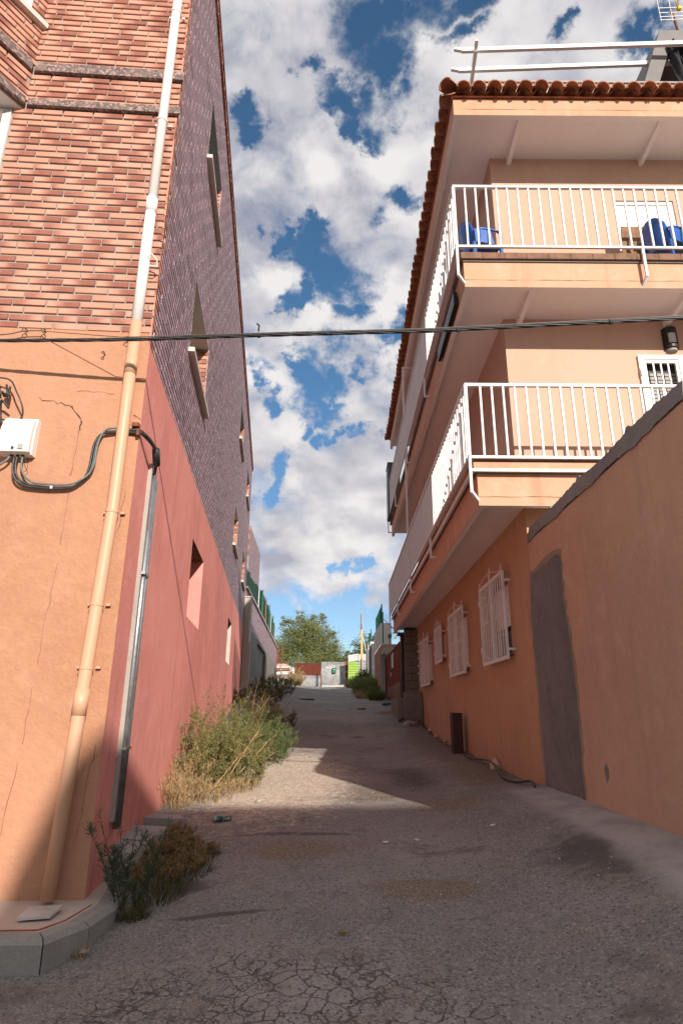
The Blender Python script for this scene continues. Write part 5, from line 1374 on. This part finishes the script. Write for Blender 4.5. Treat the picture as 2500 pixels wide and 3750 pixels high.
# rusty posts, pallet stack, prop and concrete wall end near the gate
rf = thing('rusty_fence', 'two rusty iron posts with a tattered mesh beyond the shade net', 'fence', (-3.65, 42, 2.6))
for (x, z1) in ((-4.16, 4.42), (-3.90, 4.25)): m = MB(); m.tube([(x, 42.2, 1.9), (x + .03, 42.2, z1)], .04, 8); obj('fence_post', m, 'rust', rf)
m = MB(); mesh_panel(m, (-4.25, 42.2, 2.5), (-3.8, 42.2, 2.5), 1.0, .07, .008); obj('wire_mesh', m, 'rust', rf)
ps_ = thing('pallet_stack', 'stack of white pallets topped with orange bricks by the alley end', 'pallet stack', (-3.5, 40.5, 1.75))
for k, (z, mt) in enumerate(((1.80, 'white_slat'), (2.08, 'wood_grey'), (2.34, 'white_slat'), (2.60, 'wood_brown'), (2.72, 'white_slat'))):
    m = MB(); m.box(-4.0 + .05*(k % 2), -3.22 - .04*(k % 3), 40.2, 41.0, z, z + .14); obj('pallet', m, mt, ps_)
m = MB(); m.box(-4.0, -3.3, 40.25, 40.9, 2.87, 2.96); obj('brick_layer', m, 'brick', ps_)
m = MB(); m.tube([(-3.62, 38.6, 2.80), (-3.38, 38.6, 1.30)], .045, 8); solo('wooden_prop', m, 'wood_grey', 'leaning weathered prop in front of the pallet stack', 'prop')
m = MB(); m.prism([(-4.6, 47, 1.6), (-3.38, 47, 1.6), (-3.38, 47, 3.22), (-3.6, 47, 3.26), (-3.85, 47, 3.42), (-4.1, 47, 3.5), (-4.6, 47, 3.5)], (0, .3, 0)); solo('concrete_wall_end', m, 'white_plaster', 'pale curved concrete wall end left of the corrugated gate', 'wall')

# small litter
def gz(x, y): return ground(x, y)
m = MB(); c = Vector((-1.12, 6.10, gz(-1.12, 6.1) + .022)); m.tube([c, c + Vector((.06, .02, .0)), c + Vector((.085, .028, -.004)), c + Vector((.14, .04, .002)), c + Vector((.155, .045, .002))], [.022, .026, .016, .024, .02], 10); solo('crushed_can', m, 'can_green', 'crushed green and silver can at the edge of the sunlight', 'can')
LT = 'pale litter scraps on the tarmac'
for i, (x, y, lab) in enumerate(((.36, 5.35, 'pale paper scrap near the middle of the shaded tarmac'), (.60, 5.42, 'tiny pale scrap right of the paper scrap'), (1.25, 5.55, 'pale scrap nearest the right-hand cement fillet'))):
    m = MB(); m.blob((x, y, gz(x, y) + .008), .022, 6, 3, .4, (1.3, .8, .3), i); solo('paper_scrap', m, 'paper', lab, 'litter', LT)
m = MB(); m.blob((.02, 3.75, gz(.02, 3.75) + .012), .02, 6, 4, .4, (1.6, .6, .5), 3); solo('dead_leaf', m, 'brown_leaf', 'curled brown dead leaf on the bare tarmac', 'leaf')
m = MB()
for p, q in (((.95, 18.2), (1.7, 18.6)), ((1.1, 17.9), (1.75, 18.2)), ((.95, 18.2), (1.3, 18.45)), ((1.3, 18.45), (1.8, 18.5))): m.tube([(p[0], p[1], gz(*p) + .02), ((p[0]+q[0])/2, (p[1]+q[1])/2, gz(*p) + .06), (q[0], q[1], gz(*q) + .02)], .012, 6)
solo('fallen_sticks', m, 'straw_leaf', 'pale dry sticks lying on the road before the red gate', 'sticks')
m = MB(); m.blob((1.42, 20.0, gz(1.42, 20) + .04), .12, 8, 4, .3, (1.6, .5, .4), 2); solo('blue_rag', m, 'blue_rag', 'small blue rag by the weeds at the red gate', 'rag')
m = MB(); m.tube([(-1.2, 22.9, gz(-1.2, 22.9) - .02), (-1.2, 22.9, gz(-1.2, 22.9) + .025)], .30, 20); solo('manhole_cover', m, 'dark_steel', 'round dark manhole cover far up the road', 'manhole')
ST = 'stones along the alley'
for i, (x, y, r, lab) in enumerate(((1.72, 16.3, .13, 'pale rounded stone by the concrete plinth'), (-1.30, 3.72, .025, 'small pale stone against the kerb corner'), (-.82, 6.9, .03, 'small loose stone on the sunlit gravel edge'), (-1.02, 5.05, .035, 'grey stone beside the brown dead weeds'), (.62, 19.5, .10, 'flat pale slab fragment on the road before the red gate'))):
    m = MB(); m.blob((x, y, gz(x, y) + r*.3), r, 8, 5, .3, (1.2, 1, .6), i); solo('stone', m, 'stone', lab, 'stone', ST)
# loose gravel on the worn sunny side
gv = MB(); rg_ = random.Random(31)
for i in range(2600):
    t = rg_.random(); y = 5.9 + 6.2 * t**1.2; x = rg_.gauss(-.75, .42)
    if i % 4 == 0: x = rg_.uniform(-1.3, 1.9); y = rg_.uniform(2.7, 12)
    if x < lx(y) + .2: continue
    r = rg_.uniform(.004, .013) * (1 + .04*y); z = gz(x, y) + mnoise.noise((x*1.1, y*.8, 1.7))*.022 + mnoise.noise((x*4.1, y*4.1, 5.3))*.006
    a = rg_.random()*6.28; vs = []
    for k in range(4): vs.append((x + r*cos(a+k*1.57)*rg_.uniform(.7, 1.2), y + r*sin(a+k*1.57)*rg_.uniform(.7, 1.2), z - .002))
    vs.append((x + rg_.uniform(-r, r)*.4, y + rg_.uniform(-r, r)*.4, z + r*rg_.uniform(.4, .9)))
    gv.add(vs, [(0, 1, 4), (1, 2, 4), (2, 3, 4), (3, 0, 4)])
structure('gravel', gv, 'stone', kind='stuff')

# ================================================================== PLANTS
def leafq(m, p, d, L, w, v, n=None):
    """a narrow pointed leaf of two triangles-pairs"""
    d = Vector(d).normalized(); s = d.cross(n if n is not None else Vector((random.uniform(-1, 1), random.uniform(-1, 1), random.uniform(-1, 1)))).normalized() * w * .5
    p = Vector(p); mid = p + d * L * .5; tip = p + d * L
    m.add([p, mid + s, tip, mid - s], [(0, 1, 2, 3)], [[(.5, v)] * 4])
def stem_path(p, d, L, n, bend, rnd, grav=0):
    p = Vector(p); d = Vector(d).normalized(); pts = [p.copy()]
    for i in range(n):
        d = (d + Vector((rnd.uniform(-bend, bend), rnd.uniform(-bend, bend), rnd.uniform(-bend, bend) - grav))).normalized()
        p = p + d * L / n; pts.append(p.copy())
    return pts
def herb(name, label, cat, bases, height, leaf_mt, stem_mt, seed, nstem, leafL, leafW, nleaf, spread=.35, branch=3, group=None, r=.004, up=.5, bend=.12):
    rnd = random.Random(seed); random.seed(seed)
    b0 = bases[0]; root = thing(name, label, cat, (b0[0], b0[1], gz(b0[0], b0[1])), group)
    st = MB(); lf = MB()
    for i in range(nstem):
        cx, cy, rad, hs = bases[i % len(bases)]
        a = rnd.random()*6.283; q = rad * sqrt(rnd.random()); x, y = cx + q*cos(a), cy + q*sin(a)
        x = max(x, lx(y) + .03) if y < 21 and x < 0 else x
        z = gz(x, y) - .01; H = height * hs * rnd.uniform(.55, 1.0) * (1 - .35 * q / max(rad, .01))
        d = Vector((cos(a)*spread*q/max(rad, .01) + rnd.uniform(-.15, .15), sin(a)*spread*q/max(rad, .01) + rnd.uniform(-.15, .15), 1))
        main = stem_path((x, y, z), d, H, 7, bend, rnd)
        st.tube(main, [r*(1 - .75*k/7) for k in range(8)], 3, False, (.5, rnd.random()))
        paths = [(main, 1)]
        for k in range(branch):
            j = rnd.randrange(2, 7); dd = Vector((rnd.uniform(-1, 1), rnd.uniform(-1, 1), rnd.uniform(.4, 1.3)))
            bp = stem_path(main[j], dd, H * rnd.uniform(.18, .42), 4, .2, rnd); st.tube(bp, r*.45, 3, False, (.5, rnd.random())); paths.append((bp, .8))
        for pts, wgt in paths:
            for k in range(int(nleaf * wgt)):
                t = rnd.uniform(.08, 1) * (len(pts) - 1.001); j = int(t); p = pts[j].lerp(pts[j+1], t - j)
                dirn = Vector((rnd.uniform(-1, 1), rnd.uniform(-1, 1), rnd.uniform(-.2, 1) * 1 + up * .5))
                leafq(lf, p, dirn, leafL * rnd.uniform(.6, 1.25), leafW, rnd.random())
    obj('stems', st, stem_mt, root, kind='stuff'); obj('leaves', lf, leaf_mt, root, kind='stuff')
    return root
def tuft(name, label, cat, bases, height, mt, seed, n, w=.006, spread=.6, group=None, plume=False):
    rnd = random.Random(seed); b0 = bases[0]; root = thing(name, label, cat, (b0[0], b0[1], gz(b0[0], b0[1])), group); m = MB()
    for i in range(n):
        cx, cy, rad, hs = bases[i % len(bases)]
        a = rnd.random()*6.283; q = rad*sqrt(rnd.random()); x, y = cx + q*cos(a), cy + q*sin(a)
        if y < 21 and x < 0: x = max(x, lx(y) + .02)
        H = height*hs*rnd.uniform(.4, 1); d = Vector((cos(a)*spread*rnd.random() + rnd.uniform(-.2, .2), sin(a)*spread*rnd.random() + rnd.uniform(-.2, .2), 1))
        pts = stem_path((x, y, gz(x, y) - .01), d, H, 4, .14, rnd, .06); s = Vector((-sin(a), cos(a), 0)) if rnd.random() < .5 else Vector((cos(a + 1), sin(a + 1), 0)); v = rnd.random()
        ws = [w, w*.9, w*.7, w*.4, .0006]
        vs = []
        for p, ww in zip(pts, ws): vs += [p - s*ww*.5, p + s*ww*.5]
        m.add(vs, [(2*k, 2*k+1, 2*k+3, 2*k+2) for k in range(4)], [[(.5, v)]*4]*4)
        if plume:
            for k in range(6): leafq(m, pts[-1] - (pts[-1]-pts[-2])*rnd.random(), Vector((rnd.uniform(-.6, .6), rnd.uniform(-.6, .6), 1)), .04, .006, v)
    obj('blades', m, mt, root); return root
# foreground weeds at the pavement corner
herb('fleabane', 'dark spiky green weed rising from the kerb by the corner', 'weed', [(-1.26, 4.22, .04, 1.0), (-1.20, 4.28, .04, .9), (-1.28, 4.30, .04, 1.05)], .72, 'fleabane_leaf', 'fleabane_leaf', 5, 9, .050, .005, 75, .75, 2, None, .005, .8, .07)
herb('brown_weed', 'brown withered weed clump sprawling over the concrete footing', 'weed', [(-1.18, 4.88, .22, 1), (-1.12, 5.12, .20, .9), (-1.28, 4.72, .16, .9), (-1.35, 5.2, .16, 1.1), (-1.40, 5.6, .2, .8)], .18, 'brown_leaf', 'brown_leaf', 6, 170, .035, .006, 18, 1.0, 3)
tuft('green_tuft', 'low dark green weeds trailing from the fleabane along the kerb', 'weed', [(-1.12, 4.45, .16, 1), (-1.05, 4.8, .18, .8), (-1.0, 5.15, .12, .6), (-1.18, 4.15, .07, .7)], .16, 'dark_weed', 7, 1000, .006, 1.1)
tuft('straw_tuft', 'bright straw blades lying over the brown weed clump', 'dry grass', [(-1.02, 5.0, .08, 1)], .18, 'straw_leaf', 8, 26, .008, 1.6)
tuft('kerb_grass', 'small dry grass tuft at the foot of the kerb', 'dry grass', [(-1.31, 3.70, .035, 1)], .085, 'straw_leaf', 9, 70, .004, .9)
tuft('dry_grass', 'tall dry golden grass against the sunlit red wall', 'dry grass', [(-1.62, 6.75, .14, .8), (-1.72, 7.2, .16, 1.2), (-1.55, 7.0, .2, .6), (-1.32, 7.1, .2, .42), (-1.15, 7.6, .18, .4)], .46, 'dry_leaf', 10, 560, .005, .6, None, True)
herb('olive_bush', 'olive green bushy weed, half dry, in front of the fennel', 'bush', [(-1.50, 7.7, .30, 1), (-1.35, 8.3, .36, 1.05), (-1.62, 8.6, .28, 1.15), (-1.15, 7.9, .25, .7)], 1.06, 'olive_leaf', 'dry_leaf', 11, 120, .042, .010, 34, .35, 4, None, .004, .5, .10)
herb('fennel_bush', 'soft bright green feathery bush halfway up the left side', 'bush', [(-1.55, 10.0, .40, 1), (-1.30, 10.5, .40, .95), (-1.62, 11.2, .42, 1.05), (-1.15, 11.1, .30, .8)], .92, 'fennel_leaf', 'fennel_leaf', 12, 200, .050, .006, 44, .45, 4, None, .0035, .4, .14)
st = MB(); rnd = random.Random(3)
for (bx, by, L, dx, dy) in ((-1.42, 7.3, .95, .55, .45), (-1.30, 7.7, .72, .62, .4), (-1.34, 7.5, .8, .45, .2), (-1.2, 8.0, .55, .8, .2)):
    pts = stem_path((bx, by, gz(bx, by)), (dx, dy, .85), L, 7, .07, rnd, .03); st.tube(pts, [.007*(1 - .6*k/7) for k in range(8)], 5, False, (.5, .3))
    for k in range(14):
        bp = stem_path(pts[rnd.randrange(4, 8)], (rnd.uniform(-.6, 1), rnd.uniform(-.6, .6), rnd.uniform(-.1, .8)), L*.2, 3, .3, rnd); st.tube(bp, .002, 3, False, (.5, rnd.random()))
solo('dry_stalks', st, 'straw_leaf', 'bleached dry branching stalks leaning out over the olive weed', 'dead stalks')
st = MB()
for k in range(6):
    bx, by = -1.85 + rnd.uniform(-.3, .35), 13.2 + rnd.uniform(-.5, .5); pts = stem_path((bx, by, gz(bx, by)), (rnd.uniform(-.3, .5), 0, 1), rnd.uniform(.7, 1.25), 6, .08, rnd); st.tube(pts, [.0045*(1 - .6*q/6) for q in range(7)], 4, False, (.5, rnd.random()))
    for q in range(3): st.tube(stem_path(pts[3 + q], (rnd.uniform(-1, 1), rnd.uniform(-.5, .5), .7),   .25, 3, .2, rnd), .002, 3, False, (.5, rnd.random()))
solo('pale_stalks', st, 'straw_leaf', 'upright bleached stalks behind the green feathery bush', 'dead stalks')
herb('dark_bush', 'dark low shrub in shade past the feathery bush', 'bush', [(-1.75, 13.6, .5, 1), (-1.55, 14.6, .55, .9), (-2.0, 15.4, .6, 1)], .75, 'dark_weed', 'dark_weed', 13, 130, .05, .010, 26, .5, 3)
herb('shaded_bush', 'straggly shaded weeds along the retaining wall foot', 'weed', [(-2.3, 18, .6, 1), (-2.4, 20.5, .7, .9), (-2.6, 23.5, .8, 1), (-2.9, 27, .9, 1), (-3.1, 31, .9, 1.1), (-3.2, 34.5, .8, 1)], .7, 'dark_weed', 'brown_leaf', 14, 200, .07, .016, 18, .5, 3, None, .006)
herb('dry_bush', 'feathery dry brown bush left of the corrugated gate', 'bush', [(-3.35, 44.5, .35, 1), (-3.15, 45.2, .4, 1.05), (-3.6, 43.5, .35, .9), (-2.95, 44.6, .2, 1.1)], 1.4, 'dry_leaf', 'dry_leaf', 15, 110, .09, .022, 22, .55, 4, None, .010)
herb('green_scrub', 'green scrubby weeds at the foot of the dry bush', 'weed', [(-3.3, 41, .4, 1), (-3.0, 42.5, .4, .8)], .5, 'dark_weed', 'dark_weed', 16, 80, .09, .025, 18, .5, 3, None, .008)
tuft('verge_grass', 'green grass mound between the yellow pole and the salmon wall', 'grass', [(1.25, 29.5, .55, .9), (1.25, 33, .5, 1), (1.3, 36.5, .5, 1.1), (1.2, 40, .55, 1.1), (.95, 44, .5, 1), (1.35, 26.5, .35, .7), (1.35, 24, .25, .6)], .75, 'grass_leaf', 17, 5200, .035, .8)
tuft('verge_straw', 'dry yellow grass fringe in front of the green verge mound', 'dry grass', [(.95, 25.2, .35, 1), (1.0, 27.5, .35, 1), (.85, 30, .3, .9)], .38, 'dry_leaf', 18, 900, .02, .9)
herb('verge_weeds', 'tall dark green weeds growing against the grey gate and wall', 'weed', [(1.55, 40, .25, .8), (1.65, 44.5, .25, 1.0), (1.0, 46.5, .3, .62), (1.45, 35, .25, .7)], 1.35, 'tree_leaf_dark', 'dark_weed', 19, 120, .11, .03, 26, .4, 4, None, .008)
# earth and weed litter at the right wall foot
def tree(name, label, base, H, crown, n, leaf, mt, seed, lean=(0, 0), group='trees beyond the gate', trunk_r=.18):
    rnd = random.Random(seed); random.seed(seed)
    x, y, z = base; root = thing(name, label, 'tree', base, group)
    tk = MB(); top = Vector((x + lean[0], y + lean[1], z + H * .5))
    tk.tube(smooth_path([(x, y, z - .2), (x + lean[0]*.3 + .1, y, z + H*.2), tuple(top)]), [trunk_r*(1 - .05*k) for k in range(13)], 8)
    cr = MB()
    for (cx, cy, cz, rx, ry, rz) in crown:
        c = Vector((cx, cy, cz)); tk.tube(smooth_path([tuple(top - Z*H*.12), tuple(top.lerp(c, .5) + Vector((rnd.uniform(-.2, .2), 0, .1))), tuple(c)]), [trunk_r*.5*(1 - .06*k) for k in range(13)], 5)
        vol = rx*ry*rz; cnt = int(n * vol)
        nclump = max(5, int(cnt / 60)); 
        for q in range(nclump):
            while True:
                e = Vector((rnd.uniform(-1, 1), rnd.uniform(-1, 1), rnd.uniform(-1, 1)))
                if .25 < e.length < 1: break
            e = e * (.55 + .45*rnd.random()) / max(e.length, .35) if rnd.random() < .6 else e
            cc = c + Vector((e.x*rx, e.y*ry, e.z*rz)); cs = rnd.uniform(.16, .36) * min(rx, rz)
            dv = Vector((rnd.uniform(-1, 1), rnd.uniform(-1, 1), rnd.uniform(-.3, 1)))
            tk.tube([tuple(c.lerp(cc, .5)), tuple(cc)], [trunk_r*.12, .008], 3, False)
            for k in range(60):
                p = cc + Vector((rnd.gauss(0, cs), rnd.gauss(0, cs), rnd.gauss(0, cs*.7)))
                dirn = Vector((rnd.uniform(-1, 1), rnd.uniform(-1, 1), rnd.uniform(-.8, .5))) + dv*.3
                leafq(cr, p, dirn, leaf*rnd.uniform(.7, 1.3), leaf*.5, rnd.random())
    obj('trunk', tk, 'bark', root); obj('crown', cr, mt, root)
tree('broadleaf_tree', 'large green broadleaf tree rising behind the corrugated gate', (-3.2, 60, 2.3), 6.5,
     [(-4.6, 60, 6.2, 1.7, 1.6, 1.7), (-3.0, 60, 6.8, 1.8, 1.7, 1.9), (-1.7, 60, 5.9, 1.6, 1.5, 1.6), (-.7, 59.6, 5.0, 1.3, 1.3, 1.2), (-3.4, 59.5, 8.3, .8, .9, .9), (-2.05, 59.8, 8.1, .7, .8, .9), (-4.9, 60, 8.0, .8, .8, .9), (-5.5, 60, 5.0, 1.4, 1.4, 1.6), (-2.6, 59, 4.4, 2.2, 1.3, 1.2), (.1, 60, 4.6, .9, 1, .8), (-1.2, 59.8, 7.4, .6, .6, .6), (-.35, 59.8, 6.2, .5, .5, .6), (-3.9, 59.8, 9.0, .45, .5, .5), (-1.7, 59.8, 8.9, .4, .4, .45), (-2.7, 59.9, 8.7, .4, .5, .5), (-5.4, 60, 8.6, .4, .5, .6), (-.75, 59.8, 7.2, .35, .4, .4), (.45, 59.8, 5.5, .35, .4, .4)], 1500, .14, 'tree_leaf', 41)
tree('broadleaf_tree', 'smaller dark green tree behind the white slatted gates', (1.9, 56, 2.4), 4.5,
     [(1.6, 56, 5.3, .8, .9, .9), (2.4, 56, 5.8, .9, .9, 1.1), (3.1, 56.5, 5.9, .8, .9, 1.1), (1.2, 56, 4.7, .6, .7, .7), (2.3, 55.6, 4.6, 1.1, .9, .9)], 1100, .16, 'tree_leaf_dark', 42, trunk_r=.12)
tree('bare_shrub', 'thin greyish shrub between the two trees', (.55, 62, 2.4), 3.0,
     [(.35, 62, 5.0, .55, .6, .7), (.9, 62, 4.8, .5, .5, .6), (1.2, 61, 4.3, .6, .6, .6)], 330, .13, 'dark_weed', 43, trunk_r=.07)
tree('broadleaf_tree', 'distant low olive tree at the left behind the rusty fence', (-6.6, 58, 2.3), 4.5,
     [(-6.6, 58, 5.2, 1.3, 1.3, 1.7), (-7.5, 58, 4.6, 1.3, 1.3, 1.5), (-5.9, 57.5, 3.9, 1.1, 1.1, 1.2)], 800, .20, 'tree_leaf', 44)

# ------------------------------------------------------------------ the house across the street, behind the photographer, whose shade falls on the corner
m = MB(); prof = [(4.49, -2), (4.51, 5.9), (4.70, 6.53), (4.82, 6.83), (4.96, 7.16), (5.21, 7.42), (5.54, 7.55), (5.86, 7.68), (6.5, 7.73), (22, 7.74), (22, -2)]
m.prism([(x, -12, z) for x, z in prof], (3.6, -8, 0)); solo('street_house', m, 'white_plaster', 'plain rendered house across the street behind the viewer', 'house')
